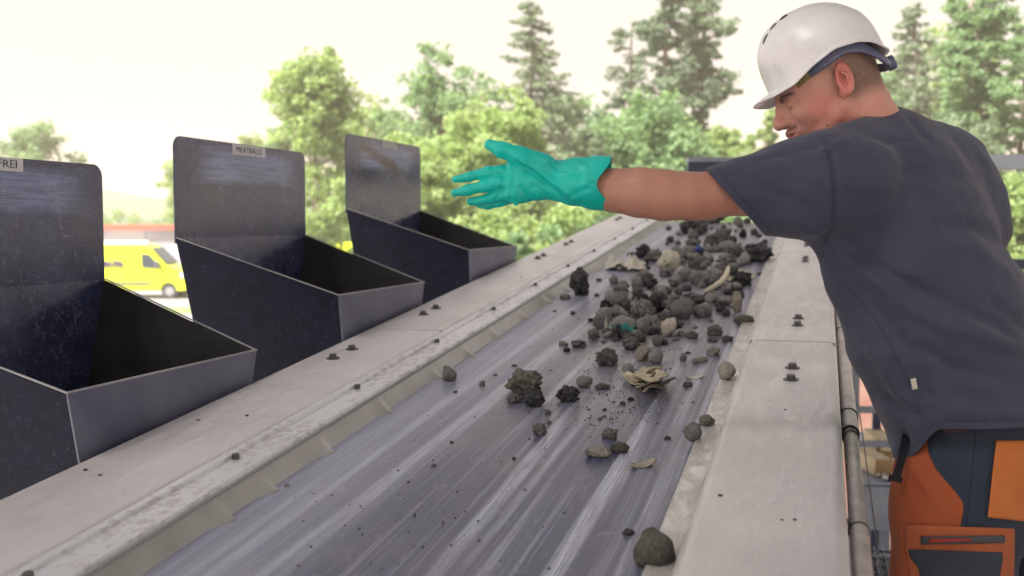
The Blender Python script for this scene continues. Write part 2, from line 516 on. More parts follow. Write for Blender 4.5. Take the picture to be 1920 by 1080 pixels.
LM = [leaf_mat("fresh leaf", (0.20, 0.29, 0.10), (0.29, 0.39, 0.16), (0.40, 0.49, 0.24)),
      leaf_mat("mid leaf", (0.14, 0.24, 0.12), (0.21, 0.32, 0.17), (0.30, 0.41, 0.23)),
      leaf_mat("needle", (0.12, 0.18, 0.12), (0.17, 0.24, 0.15), (0.26, 0.31, 0.19), 0.35),
      leaf_mat("pine needle", (0.12, 0.18, 0.13), (0.17, 0.24, 0.16), (0.25, 0.30, 0.20), 0.35)]
bark_m = simple("bark", (0.13, 0.10, 0.08), (0.24, 0.19, 0.15), 2, 0.9, 0, 0.3)


def leaves(centers, per, spread, size, flat=0.6):
    """leaf-sized quads scattered round cluster centres"""
    C = np.repeat(np.asarray(centers), per, axis=0)
    sp = np.repeat(np.broadcast_to(spread, (len(centers),)), per)[:, None]
    d = rng.normal(size=C.shape); d /= np.linalg.norm(d, axis=1)[:, None]
    C = C + d * sp * (rng.random((len(C), 1)) ** 0.45) * np.array([1, 1, flat])
    n = len(C); a = rng.normal(size=(n, 3)); a /= np.linalg.norm(a, axis=1)[:, None]
    b = rng.normal(size=(n, 3)); b -= a * (a * b).sum(1)[:, None]; b /= np.linalg.norm(b, axis=1)[:, None]
    s = size * (0.6 + 0.8 * rng.random((n, 1)))
    V = np.stack([C - a * s * .5, C + b * s * .28, C + a * s * .5, C - b * s * .28], 1).reshape(-1, 3)
    Fq = np.arange(4 * n).reshape(n, 4)
    return V, Fq


def tree(name, px, ytop, D, width, lmat, label, kind='broad', dens=1.0, base_z=0.0, trunk_r=None, group=None, leafs=0.22, crown0=0.12, px_off=0):
    top = at(px, ytop, D); base = np.array([top[0], top[1], base_z]); H = top[2] - base_z
    R = width / FPX * D / 2
    e = empty(name, base); tag(e, label, 'tree', group); top_t = .97
    tr = MB(); cl = []; sp = []
    r0 = trunk_r or H * 0.013 + 0.06
    bend = [np.array([rng.normal() * H * .012, rng.normal() * H * .012, H * t * top_t / .97]) * (1 if t > 0 else 0) for t in (0, .25, .5, .75, .97)]
    tr.tube(bend[:4] + [bend[3] + (bend[4] - bend[3]) * (.35 if kind == 'broad' else 1)], [r0, r0 * .8, r0 * .6, r0 * .38, r0 * .1], 8)

    def axis(t):
        x = t * 4; i = min(int(x), 3); u = x - i
        return bend[i] * (1 - u) + bend[i + 1] * u
    if kind == 'broad':
        nb = int(34 * dens) + 8
        for i in range(nb):
            t = crown0 + (1 - crown0) * rng.random() ** 0.9
            env = R * math.sin(math.pi * min(max((t - crown0) / (1.03 - crown0), 0.04), 0.97)) ** 0.55
            a = rng.random() * 6.283
            rr = env * (0.55 + 0.5 * rng.random())
            c = axis(min(t, .96)) + np.array([math.cos(a) * rr, math.sin(a) * rr, H * .03 * rng.normal()])
            s0 = axis(max(t - .16, .05))
            tr.tube([s0, (s0 + c) / 2 + rng.normal(size=3) * R * .05, c], [r0 * .3, r0 * .16, r0 * .05], 5, False)
            for k in range(5):
                cl.append(c + rng.normal(size=3) * R * .17); sp.append(R * (.12 + .16 * rng.random()))
            for k in range(2):
                cl.append(s0 * .45 + c * .55 + rng.normal(size=3) * R * .12); sp.append(R * .2)
        V, Fq = leaves(cl, int(38 * dens) + 14, np.array(sp), leafs, 0.8)
    elif kind == 'conifer':
        nl = int(H * 2.4)
        for i in range(nl):
            t = crown0 + (0.985 - crown0) * i / nl
            L = R * (1 - t) ** 0.85 * (0.75 + .4 * rng.random()) / (1 - crown0) ** .85 + .12
            for k in range(5 + int(3 * (1 - t))):
                a = rng.random() * 6.283; Lb = L * (0.6 + .5 * rng.random())
                s0 = axis(t * .97); end = s0 + np.array([math.cos(a) * Lb, math.sin(a) * Lb, -Lb * .22 + .1 * rng.normal()])
                tr.tube([s0, (s0 + end) / 2 - np.array([0, 0, Lb * .1]), end], [.05, .03, .01], 4, False)
                m = max(2, int(Lb / .30))
                for j in range(m):
                    u = (j + 1) / m
                    cl.append(s0 + (end - s0) * u + np.array([0, 0, -Lb * .10 * math.sin(u * 3)])); sp.append(.16 + .22 * (1 - abs(u - .5)) * min(1, L / 1.5))
        V, Fq = leaves(cl, int(16 * dens), np.array(sp), leafs, 0.45)
    else:  # sparse pine: bare pole, irregular plates of needles
        for i in range(int(26 * dens)):
            t = crown0 + (1 - crown0) * (i + rng.random()) / (26 * dens)
            if t > .99: continue
            a = rng.random() * 6.283; Lb = R * (1.05 - .55 * t) * (.35 + .75 * rng.random())
            s0 = axis(t * .97); end = s0 + np.array([math.cos(a) * Lb, math.sin(a) * Lb, Lb * (.15 + .2 * rng.normal())])
            tr.tube([s0, (s0 + end) / 2 + rng.normal(size=3) * .1, end], [.07, .045, .015], 5, False)
            for j in range(7):
                u = .35 + .7 * rng.random()
                cl.append(s0 + (end - s0) * u + rng.normal(size=3) * R * .09); sp.append(R * (.10 + .14 * rng.random()))
        V, Fq = leaves(cl, int(46 * dens), np.array(sp), leafs, 0.45)
    tr.build("trunk", bark_m, e)
    link("crown", mesh("crown", V, Fq), lmat, e)
    return e


tree("broadleaf_tree", 62, 248, 75, 150, LM[1], 'round pale tree above the left bin plate', 'broad', 0.8, leafs=.3)
tree("broadleaf_tree", 345, 300, 85, 110, LM[0], 'small pale tree showing at the left edge of the middle bin plate', 'broad', 0.6, leafs=.3)
tree("broadleaf_tree", 468, 246, 80, 90, LM[0], 'narrow tree whose tip shows over the lettered label', 'broad', 0.5, leafs=.3)
tree("broadleaf_tree", 590, 122, 46, 215, LM[0], 'tall airy light green tree between the second and third bins', 'broad', 1.25, leafs=.24)
tree("broadleaf_tree", 690, 150, 52, 130, LM[1], 'thin ragged tree behind the third bin plate', 'broad', 0.45, leafs=.22)
tree("broadleaf_tree", 835, 120, 44, 200, LM[1], 'tall ragged tree between the third bin and the tall spruce', 'broad', 0.9, leafs=.22)
tree("broadleaf_tree", 925, 200, 36, 230, LM[0], 'bright yellow green tree behind the raised glove thumb', 'broad', 1.6, leafs=.2)
tree("broadleaf_tree", 760, 255, 34, 200, LM[0], 'leafy bright tree just right of the third bin plate', 'broad', 1.4, leafs=.2)
tree("spruce_tree", 985, -50, 50, 380, LM[2], 'tall pointed spruce rising above the green glove', 'conifer', 1.0, leafs=.2)
tree("pine_tree", 1182, 12, 52, 150, LM[3], 'thin sparse pine left of the pair of tall pines', 'pine', .8, leafs=.18, crown0=.38)
tree("pine_tree", 1262, -70, 46, 190, LM[3], 'tall dark pine in the middle, left one of the pair', 'pine', 1.5, leafs=.18, crown0=.36)
tree("pine_tree", 1322, -40, 48, 180, LM[2], 'tall pine close to the helmet, right one of the pair', 'pine', 1.4, leafs=.18, crown0=.38)
tree("round_bush_tree", 1235, 205, 36, 240, LM[1], 'dense round green tree above the bare forearm', 'broad', 1.6, leafs=.2)
tree("broadleaf_tree", 1345, 232, 40, 130, LM[0], 'low light tree at the right of the round dense one', 'broad', .7, leafs=.2)
tree("broadleaf_tree", 1128, 215, 42, 110, LM[2], 'olive bushy tree between the spruce and the round tree', 'broad', .8, leafs=.2)
tree("broadleaf_tree", 1432, 212, 44, 80, LM[0], 'small slender tree just below the helmet peak', 'broad', .5, leafs=.2)
tree("spruce_tree", 1718, -40, 46, 330, LM[2], 'broad spruce right behind the neck of the worker', 'conifer', 1.1, leafs=.2)
tree("pine_tree", 1830, -40, 40, 230, LM[1], 'large leafy pine at the right over the shoulder', 'pine', 1.9, leafs=.2, crown0=.3, trunk_r=.28)
tree("pine_tree", 1925, 20, 42, 120, LM[1], 'slim pine cut by the right edge of the view', 'pine', .9, leafs=.2, crown0=.3)
tree("broadleaf_tree", 1780, 225, 38, 210, LM[2], 'shaded low tree behind the back of the worker', 'broad', 1.0, leafs=.2)
tree("broadleaf_tree", 1910, 330, 28, 170, LM[0], 'low bright tree below the steel guard rail', 'broad', 1.2, leafs=.18)
tree("broadleaf_tree", 2050, 100, 40, 260, LM[1], 'wide tree just outside the right edge of the view', 'broad', .8, leafs=.24)

tree("broadleaf_tree", 700, 205, 56, 200, LM[0], 'wide pale tree filling in above the third bin', 'broad', .9, leafs=.24)
tree("broadleaf_tree", 512, 235, 60, 120, LM[1], 'small dim tree between the lettered plate and the tall airy tree', 'broad', .6, leafs=.26)
tree("broadleaf_tree", 1070, 190, 54, 170, LM[1], 'dim rounded tree just right of the tall spruce', 'broad', .8, leafs=.24)
tree("broadleaf_tree", 1490, 235, 52, 130, LM[1], 'low dim tree behind the raised shoulder', 'broad', .6, leafs=.24)
tree("broadleaf_tree", 1665, 95, 52, 130, LM[1], 'tall pale tree right beside the back of the hard hat', 'broad', .8, leafs=.24)
tree("broadleaf_tree", 1790, 60, 56, 170, LM[0], 'bright tall tree between the two conifers over the shoulder', 'broad', .9, leafs=.24)


def shrub(px, ytop, D, width, lmat, label, dens=1.0):
    top = at(px, ytop, D); H = top[2]; R = width / FPX * D / 2
    e = empty("shrub", (top[0], top[1], 0)); tag(e, label, 'shrub', 'shrubs along the yard edge')
    cl = []; sp = []
    st = MB()
    for i in range(int(26 * dens)):
        a = rng.random() * 6.283; rr = R * math.sqrt(rng.random()) * .85; z = H * (1 - .45 * (rr / R) ** 2) * (.15 + .8 * rng.random())
        c = np.array([math.cos(a) * rr, math.sin(a) * rr, z]); cl.append(c); sp.append(R * .26)
        if i % 3 == 0: st.tube([(0, 0, 0), c * .5, c], [.05, .03, .01], 5, False)
    V, Fq = leaves(cl, 150, np.array(sp), .16, .8)
    st.build("stem", bark_m, e); link("foliage", mesh("foliage", V, Fq), lmat, e)
    return e


for i, (px, yt, D, w, m, l) in enumerate([
    (1060, 335, 26, 260, 0, 'bright shrub under the green glove'),
    (900, 350, 27, 230, 0, 'bright shrub directly behind the glove fingertips'),
    (1010, 395, 22, 190, 1, 'low deeper green shrub touching the left cover plate'),
    (1130, 300, 30, 150, 1, 'mid green shrub behind the glove cuff'),
    (820, 380, 25, 170, 1, 'shrub behind the front rim of the third bin'),
    (1200, 330, 26, 210, 0, 'light shrub behind the forearm'),
    (1390, 330, 24, 190, 1, 'shrub behind the far steel crossbeam'),
    (700, 360, 30, 140, 0, 'shrub hidden mostly by the third bin'),
    (1540, 300, 30, 200, 1, 'shrub behind the shoulder of the worker'),
    (1925, 425, 20, 150, 0, 'yellow green shrub by the elbow at the right edge'),
    (225, 385, 75, 110, 0, 'green bush above the red roof edge, left one'),
    (300, 392, 78, 120, 1, 'green bush above the red roof edge, right one'),
    (150, 380, 76, 120, 1, 'green bush behind the first bin plate'),
    (620, 385, 62, 120, 1, 'bush above the roof edge between second and third bins')]):
    shrub(px, yt, D, w, LM[m], l, 1.3)

# ------------------------------------------------------------------ depot building and vans


def frame_at(px, D):
    """matrix of a local frame standing on the ground: x right, y away"""
    c = at(px, 415, D)
    return Matrix(((RGT[0], F0[0], 0, c[0]), (RGT[1], F0[1], 0, c[1]), (0, 0, 1, 0), (0, 0, 0, 1)))


def placed_empty(name, Mx):
    e = empty(name, Mx.translation); e.rotation_euler = Mx.to_euler(); return e


wall_m = simple("pale cladding", (0.36, 0.36, 0.40), (0.42, 0.42, 0.46), 0.4, 0.7)
redtrim = simple("red roof trim", (0.40, 0.07, 0.04), (0.46, 0.10, 0.065), 1, 0.6)
b = placed_empty("depot_building", frame_at(330, 62))
tag(b, 'long low pale depot with a red roof edge behind the vans', 'building')
MB().box(-16, 14, 0, 9, 0, 3.0).build("wall", wall_m, b)
rf = MB().box(-16.3, 14.3, -.35, 9.3, 3.0, 3.28).build("roof", redtrim, b)
for k in range(9):
    MB().box(-15 + k * 3.3, -14.94 + k * 3.3, -.03, -.002, 0, 2.99).build("panel_joint", MT['beam'], b)
aw = MB(); aw.prism([(-4.2, -.0, 2.35), (-1.6, 0, 2.35), (-1.4, -1.3, 2.0), (-4.4, -1.3, 2.0)], .08)
aw.build("awning", simple("white awning", (0.75, 0.73, 0.66), None, 3, 0.6), b)
MB().box(-4.0, -1.8, -.06, -.003, 1.55, 2.2).build("window", MT['dark'], b)
MB().box(3.2, 5.4, -.06, -.003, 0.4, 2.2).build("roller_door", MT['beam'], b)

van_y = N("lime yellow van paint"); van_y.set(color=(0.66, 0.76, 0.012), rough=0.3, coat=0.4)
glass_m = simple("van glass", (0.03, 0.045, 0.06), None, 3, 0.12)
tyre_m = simple("tyre rubber", (0.04, 0.04, 0.045), None, 20, 0.8)
hub_m = simple("silver wheel rim", (0.35, 0.35, 0.37), None, 20, 0.4, 0.5)
plast_m = simple("dark trim plastic", (0.09, 0.09, 0.10), None, 9, 0.6)
purple_m = simple("purple lettering", (0.06, 0.02, 0.10), None, 9, 0.6)
white_m = simple("white lamp lens", (0.7, 0.7, 0.72), None, 9, 0.2)


def make_van():
    """nose towards +x, its right side towards the camera (-y); 6.1 m long"""
    e = empty("delivery_van", (0, 0, 0))
    prof = [(0, .42), (0, 2.32), (.12, 2.44), (3.9, 2.46), (4.25, 2.36), (5.05, 1.52), (5.75, 1.25), (5.98, 1.05), (6.05, .55), (5.95, .36), (5.62, .36)]
    for t in np.linspace(0, math.pi, 9): prof.append((5.2 + .40 * math.cos(t), .34 + .40 * math.sin(t)))
    prof += [(4.78, .36), (1.62, .36)]
    for t in np.linspace(0, math.pi, 9): prof.append((1.2 + .40 * math.cos(t), .34 + .40 * math.sin(t)))
    prof += [(.78, .38)]
    n = len(prof); V = []; Fc = []
    secs = [(0.0, 0.06, 0), (0.06, 0.0, 0), (1.94, 0.0, 0), (2.0, 0.06, 0)]
    cx, cz = 3.0, 1.3
    for y, ins, _ in secs:
        for x, z in prof:
            s = 1 - ins / 1.3
            zi = .0 if z < 1.5 else (z - 1.5) * .12 * (1 if y < 1 else -1)
            V.append((cx + (x - cx) * (1 - ins / 3), y + zi, cz + (z - cz) * s))
    for k in range(3):
        for i in range(n):
            j = (i + 1) % n
            Fc.append((k * n + i, k * n + j, (k + 1) * n + j, (k + 1) * n + i))
    Fc.append(tuple(range(n))); Fc.append(tuple(reversed(range(3 * n, 4 * n))))
    body = link("body", mesh("body", V, Fc), van_y.m, e)
    y0 = .0

    def sy(z): return (0 if z < 1.5 else (z - 1.5) * .12) - .004
    w = MB(); w.prism([(3.95, sy(2.1), 2.05), (4.30, sy(2.1), 2.02), (4.78, sy(1.5), 1.52), (4.74, sy(1.5), 1.38), (4.0, sy(1.5), 1.44)], .02, (0, 1, 0))
    w.build("side_window", glass_m, e)
    w = MB(); w.prism([(4.36, .22, 2.28), (4.36, 1.78, 2.28), (5.02, 1.88, 1.60), (5.02, .12, 1.60)], .02)
    w.build("windscreen", glass_m, e, M=Matrix.Translation((.03, 0, .02)))
    MB().box(1.75, 4.4, -.035, -.004, .66, .76).build("side_moulding", plast_m, e)
    MB().box(5.86, 6.10, .08, 1.92, .36, .68).build("bumper", plast_m, e, .03)
    MB().box(5.70, 5.95, -.01, .16, .95, 1.18).build("headlight", white_m, e, .03)
    MB().box(5.70, 5.95, 1.84, 2.01, .95, 1.18).build("headlight", white_m, e, .03)
    mr = MB().box(4.62, 4.82, -.24, -.05, 1.40, 1.72).build("wing_mirror", plast_m, e, .03)
    for x in (1.2, 5.2):
        for s in (0, 1):
            yy = .04 if s == 0 else 1.74
            wh = empty("wheel", (x, yy, .345)); wh.parent = e
            MB().tube([(0, 0, 0), (0, .02, 0), (0, .2, 0), (0, .22, 0)], [.31, .345, .345, .31], 28).build("tyre", tyre_m, wh)
            MB().tube([(0, -.012 if s == 0 else .20, 0), (0, .01 if s == 0 else .232, 0)], .20, 20).build("rim", hub_m, wh)
    tm = text_mesh("condecta", .46, .004, .022, 1.15)
    lt = link("lettering", tm, purple_m, e); lt.rotation_euler = (math.radians(90), 0, 0); lt.location = (2.15, -.012, 1.62)
    for k, (x0, x1) in enumerate(((3.15, 3.17), (3.85, 3.87))):
        MB().box(x0, x1, -.006, -.001, .5, 2.0).build("door_gap", plast_m, e)
    MB().box(2.9, 3.1, -.03, -.004, 1.05, 1.12).build("door_handle", plast_m, e)
    return e


van = make_van()
Mv = frame_at(350, 48.0) @ Matrix.Translation((-6.05, 0, 0))
van.location = Mv.translation; van.rotation_euler = Mv.to_euler()
tag(van, 'lime yellow delivery van with purple lettering seen between the first two bins', 'van', 'yellow vans in the yard')
van2 = copy_tree(van)
Mv = frame_at(668, 52.0) @ Matrix.Translation((-3.05, 0, 0))
van2.location = Mv.translation; van2.rotation_euler = Mv.to_euler()
tag(van2, 'second lime yellow van of which only the roof shows beside the third bin', 'van', 'yellow vans in the yard')

# ------------------------------------------------------------------ conveyor
conv = empty("conveyor", CORG, (EL, 0, 0))
tag(conv, 'long grey sorting conveyor with a worn dark belt rising away to the far end', 'conveyor')
S0, S1 = -0.9, 7.2


def profile_part(name, prof, s0, s1, mat, seg=1, closed=True, jitter=0):
    """sweep an (x, z) profile along the conveyor"""
    ss = np.linspace(s0, s1, seg + 1); n = len(prof); V = []; Fc = []
    for s in ss:
        for x, z in prof: V.append((x, s, z))
    for k in range(seg):
        for i in range(n if closed else n - 1):
            j = (i + 1) % n
            Fc.append((k * n + i, (k + 1) * n + i, (k + 1) * n + j, k * n + j))
    if closed:
        Fc.append(tuple(range(n))); Fc.append(tuple(reversed(range(seg * n, seg * n + n))))
    me = mesh(name, V, Fc)
    o = link(name, me, mat, conv)
    b = o.modifiers.new("bevel", 'BEVEL'); b.width = 0.0015; b.segments = 1; b.limit_method = 'ANGLE'; b.angle_limit = math.radians(50)
    me.polygons.foreach_set("use_smooth", np.ones(len(me.polygons), dtype=bool))
    try: me.set_sharp_from_angle(angle=math.radians(50))
    except Exception: pass
    return o


def rounded(x0, x1, zt, zb, r=0.018, n=5, t=.004):
    out = [(x0, zb)]
    for k in range(n + 1):
        a = math.pi - math.pi / 2 * k / n; out.append((x0 + r + r * math.cos(a), zt - r + r * math.sin(a)))
    for k in range(n + 1):
        a = math.pi / 2 - math.pi / 2 * k / n; out.append((x1 - r + r * math.cos(a), zt - r + r * math.sin(a)))
    out.append((x1, zb))
    inner = [(x1 - t, zb)] + [(x1 - t, zt - r), (x1 - r, zt - t), (x0 + r, zt - t), (x0 + t, zt - r)] + [(x0 + t, zb)]
    return out + inner


joints = [S0, 0.93, 2.975, 5.02, S1]
for a, b_ in zip(joints[:-1], joints[1:]):
    profile_part("cover_plate", rounded(-1.335, -1.082, 0, -.11), a + .0055, b_ - .0055, MT['cover'])
    profile_part("cover_plate", rounded(-0.187, 0.048, 0, -.17, .022), a + .006, b_ - .006, MT['cover'])
    if b_ < S1:   # dark gap strip under each joint
        for x0, x1 in ((-1.330, -1.087), (-.182, .043)):
            MB().box(x0, x1, b_ - .02, b_ + .02, -.012, -.0046).build("joint_strip", MT['dark'], conv)
# galvanised rail on the left: upright flange, flat and white lip
profile_part("edge_rail", [(-1.081, -.012), (-1.076, .004), (-1.058, .004), (-1.055, -.003), (-1.004, -.003), (-1.001, .001), (-.990, .001), (-.987, -.004), (-.987, -.010), (-1.081, -.018)], S0, S1 - .02, MT['rail'])
profile_part("edge_rail", [(-.238, -.040), (-.234, -.036), (-.190, -.036), (-.188, -.012), (-.180, -.012), (-.180, -.046), (-.238, -.044)], S0, S1 - .02, MT['ledge'])

# skirt with pressed pockets
sv = []; nfs = 820; nz = 7
bump_s = [-.6, -.2, .25, .55, .86, 1.20, 1.53, 1.68, 1.92, 2.23, 2.58, 2.85, 3.12, 3.45, 3.78, 4.08, 4.42, 4.7, 5.05, 5.4, 5.72, 6.1, 6.45, 6.8]
for i in range(nfs + 1):
    s = S0 + (S1 - .05 - S0) * i / nfs
    for k in range(nz + 1):
        q = k / nz
        x = -.987 + .030 * q; z = -.008 - .047 * q
        for bs in bump_s:
            d = s - bs
            w = math.exp(-(d / (.032 if d < 0 else .009)) ** 2)
            x += .015 * w * q ** 2.4; z += .010 * w * q ** 1.5
        sv.append((x, s, z))
sf = [(i * (nz + 1) + k, i * (nz + 1) + k + 1, (i + 1) * (nz + 1) + k + 1, (i + 1) * (nz + 1) + k) for i in range(nfs) for k in range(nz)]
sk = link("skirt", mesh("skirt", sv, sf, True), MT['skirt'], conv)
so = sk.modifiers.new("solid", 'SOLIDIFY'); so.thickness = .003; so.offset = -1
tealstrip = simple("teal sealing strip", (0.27, 0.31, 0.30), (0.34, 0.36, 0.35), 5, 0.5)
profile_part("sealing_strip", [(-.9895, -.005), (-.984, -.005), (-.983, -.013), (-.9895, -.013)], S0, S1 - .05, tealstrip)

# belt, slightly dished, wrapping round the head drum
nb = 40; bx = np.linspace(-1.0, -.225, nb + 1)
path = [(s, 0.0) for s in np.linspace(S0, S1 - .12, 60)]
for k in range(1, 13):
    a = math.pi / 2 - math.pi * k / 12; path.append((S1 - .12 + .12 * math.cos(a), -.12 + .12 * math.sin(a)))
path += [(s, -.24) for s in np.linspace(S1 - .3, S0, 20)]
bv = [(x, s, BELT_Z + z + (.006 * (abs(x + .6125) / .39) ** 3 if z > -.01 else 0)) for (s, z) in path for x in bx]
bf = np.array([(i * (nb + 1) + k, i * (nb + 1) + k + 1, (i + 1) * (nb + 1) + k + 1, (i + 1) * (nb + 1) + k) for i in range(len(path) - 1) for k in range(nb)])
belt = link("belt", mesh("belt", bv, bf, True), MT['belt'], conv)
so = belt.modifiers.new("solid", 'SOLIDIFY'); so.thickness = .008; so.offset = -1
MB().tube([(-.99, S1 - .12, BELT_Z - .12), (-.235, S1 - .12, BELT_Z - .12)], .110, 28).build("drum", MT['bolt'], conv)
for k in range(9):
    s = S0 + .5 + k * .9
    MB().tube([(-.98, s, BELT_Z - .055), (-.25, s, BELT_Z - .055)], .040, 14).build("roller", MT['bolt'], conv)
for x in (-1.21, -.07):
    f = MB(); f.box(x - .05, x + .05, S0 + .1, S1 - .15, -.36, -.34); f.box(x - .05, x + .05, S0 + .1, S1 - .15, -.14, -.12); f.box(x - .005, x + .005, S0 + .1, S1 - .15, -.34, -.14)
    f.build("frame_beam", MT['beam'], conv)
for s in (-.4, 2.0, 4.4, 6.6):
    MB().box(-1.2, -.08, s - .04, s + .04, -.355, -.30).build("cross_member", MT['beam'], conv)
    for x in (-1.21, -.07):
        zt = -.36
        top = CORG + np.array([x, 0, 0]) + CD * s + CN * zt
        lg = MB(); inv = conv.matrix_basis.inverted()
        M4 = Matrix.LocRotScale(Vector(CORG), Euler((EL, 0, 0)), None).inverted()
        lg.box(top[0] - .045, top[0] + .045, top[1] - .045, top[1] + .045, 0, top[2])
        lg.build("leg", MT['beam'], conv, M=M4)


def bolt(x, s, z, r=.0105, h=.0125, washer=True, mat=None):
    m = MB()
    if washer: m.tube([(x, s, z), (x, s, z + .0025)], r * 1.7, 18)
    m.tube([(x, s, z + .0005), (x, s, z + h)], r, 6)
    for i in range(len(m.sm)): m.sm[i] = False
    return m.build("bolt", mat or MT['bolt'], conv)


for s in (.38, .50, 1.10, 1.22, 2.55, 2.67, 3.23, 3.35, 4.71, 4.82, 5.28, 5.40, 6.7, 6.82):
    bolt(-1.247, s, 0)
for s in (.40, .52, 1.16, 1.28, 2.517, 2.641, 3.21, 3.327, 4.70, 4.80, 5.30, 5.42, 6.7, 6.8):
    bolt(-.060, s, 0)
for k in range(-2, 12):
    bolt(-1.048, 1.16 + .552 * k, -.003, .0075, .010, False)

# ------------------------------------------------------------------ reject bins
def arc(cx, cz, r, a0, a1, n=6):
    return [(cx + r * math.cos(a0 + (a1 - a0) * k / n), cz + r * math.sin(a0 + (a1 - a0) * k / n)) for k in range(n + 1)]


def make_bin():
    """local frame: origin at the near top corner of the front panel; x towards the belt, y along it"""
    e = empty("sorting_bin", (0, 0, 0)); T = .005
    FT = [(0, 0, 0), (0, .697, 0)]
    fb = [(-.035, .20, -.75), (-.035, .50, -.75)]
    bk = [(-.505, -.05, .166), (-.505, .79, .166)]
    bb = [(-.47, .20, -.75), (-.47, .50, -.75)]
    MB().prism([FT[0], FT[1], fb[1], fb[0]], T).build("front_panel", MT['front'], e, .0008)
    for k in (0, 1):
        q = [FT[k], bk[k], bb[k], fb[k]]
        y = .003 if k == 0 else -.003
        MB().prism([(a - .003, b + y, c - .001) for a, b, c in q], T).build("side_panel", MT['inner'] if k else MT['bin'], e, .0008)
        d = Vector(bk[k]) - Vector(FT[k])
        MB().bar(Vector(FT[k]) + Vector((0, y * .6, .0012)), Vector(bk[k]) + Vector((0, y * .6, .0012)), .0065, .0022).build("rim", MT['edge'], e)
    MB().bar((.0005, .0, .0018), (.0005, .697, .0018), .0062, .003).build("rim", MT['edge'], e)
    pts = [(.79, .15)] + arc(.79 - .035, .472 - .035, .035, 0, math.pi / 2) + arc(-.05 + .035, .472 - .035, .035, math.pi / 2, math.pi) + [(-.05, .15)]
    pl = MB(); pl.prism([(-.509, y, z) for y, z in pts], .006, (1, 0, 0))
    pl.build("back_plate", MT['plate'], e, .0012)
    MB().prism([(-.507, -.045, .165), (-.507, .785, .165), (-.475, .50, -.75), (-.475, .20, -.75)], T).build("back_panel", MT['plate'], e)
    MB().box(-.48, -.03, .19, .51, -.80, -.745).build("outlet_flange", MT['bin'], e)
    for y in (.12, .56):
        MB().bar((-.02, y, -.30), (.25, y, -.34), .05, .03).build("bracket", MT['beam'], e)
    return e


def lettering(parent, txt, yc, zc, w, h, size, tw=.1, toff=0.0, matp=None):
    lp = MB().box(-.5058, -.5045, yc - w / 2, yc + w / 2, zc - h / 2, zc + h / 2).build("label_plate", matp or MT['paper'], parent)
    if txt:
        tm = text_mesh(txt, size, .0003)
        xs_ = [v.co.x for v in tm.vertices]; k_ = tw / (max(xs_) - min(xs_))
        for v in tm.vertices: v.co.x = v.co.x * k_ + toff
        lt = link("lettering", tm, MT['ink'], lp)
        # text x -> +y (reads left to right from the belt side), text y -> +z, faces +x
        lt.matrix_local = Matrix(((0, 0, 1, -.5040), (1, 0, 0, yc), (0, 1, 0, zc), (0, 0, 0, 1)))
    return lp


bin0 = make_bin()
bins = [bin0, copy_tree(bin0), copy_tree(bin0)]
spec = [((-1.345, 1.665, 3.5 - .321), 'dark steel sorting bin nearest the camera, cut by the left edge, with the label FREI'),
        ((-1.345, 2.839, 3.5 - .216), 'middle dark steel sorting bin whose scratched plate carries the label MEATBALLS'),
        ((-1.345, 4.040, 3.5 - .115), 'farthest dark steel sorting bin with a brown rust smear on its plate')]
for b_, (loc, lab) in zip(bins, spec):
    b_.location = loc; tag(b_, lab, 'bin', 'sorting bins beside the conveyor')
lettering(bins[0], "FREI", .312, .456, .36, .032, .027, .062, .128)
lettering(bins[1], "MEATBALLS", .384, .452, .215, .034, .027, .165)
lettering(bins[2], None, .40, .452, .17, .028, .03, matp=simple("worn blank label", (0.30, 0.31, 0.34), (0.40, 0.41, 0.43), 20, 0.5))
for ch in bins[2].children:
    if ch.name.startswith("back_plate"):
        ch.data = ch.data.copy(); ch.data.materials[0] = mat_plate(True)
        tag(ch, 'plate with a brown rust smear near its top')

# ------------------------------------------------------------------ unseen canopy roof, put in above the view to shade the sorting line
RZ = 5.95
rf = empty("shade_canopy", (3.2, 1.0, 0)); tag(rf, 'unseen steel canopy roof above the view, sized to shade the sorting line', 'roof')
roofm = simple("grey roof sheet", (0.50, 0.51, 0.55), (0.56, 0.57, 0.61), 1.2, 0.6)
r = MB()
for k in range(110):
    x0 = ROOF_X0 + k * (ROOF_X1 - ROOF_X0) / 46
    w = (ROOF_X1 - ROOF_X0) / 46
    z = RZ + (.04 if k % 2 else 0)
    r.box(x0 - 3.2, x0 + w * 1.001 - 3.2, ROOF_Y0 - 1, ROOF_Y1 - 1, z, z + .012 + .0003 * (k % 3))
r.build("sheet", roofm, rf)
for y in (-5.0, -1.5, 2.0, 5.5):
    if y < ROOF_Y1: MB().box(ROOF_X0 + .05 - 3.2, ROOF_X1 - .05 - 3.2, y - .07 - 1, y + .07 - 1, RZ - .22, RZ - .004).build("rafter", MT['beam'], rf)
for y in (-5.0, -1.5):
    for x in (ROOF_X0 + .2, ROOF_X1 - .2):
        MB().box(x - .08 - 3.2, x + .08 - 3.2, y - .08 - 1, y + .08 - 1, 0, RZ - .224).build("column", MT['beam'], rf)

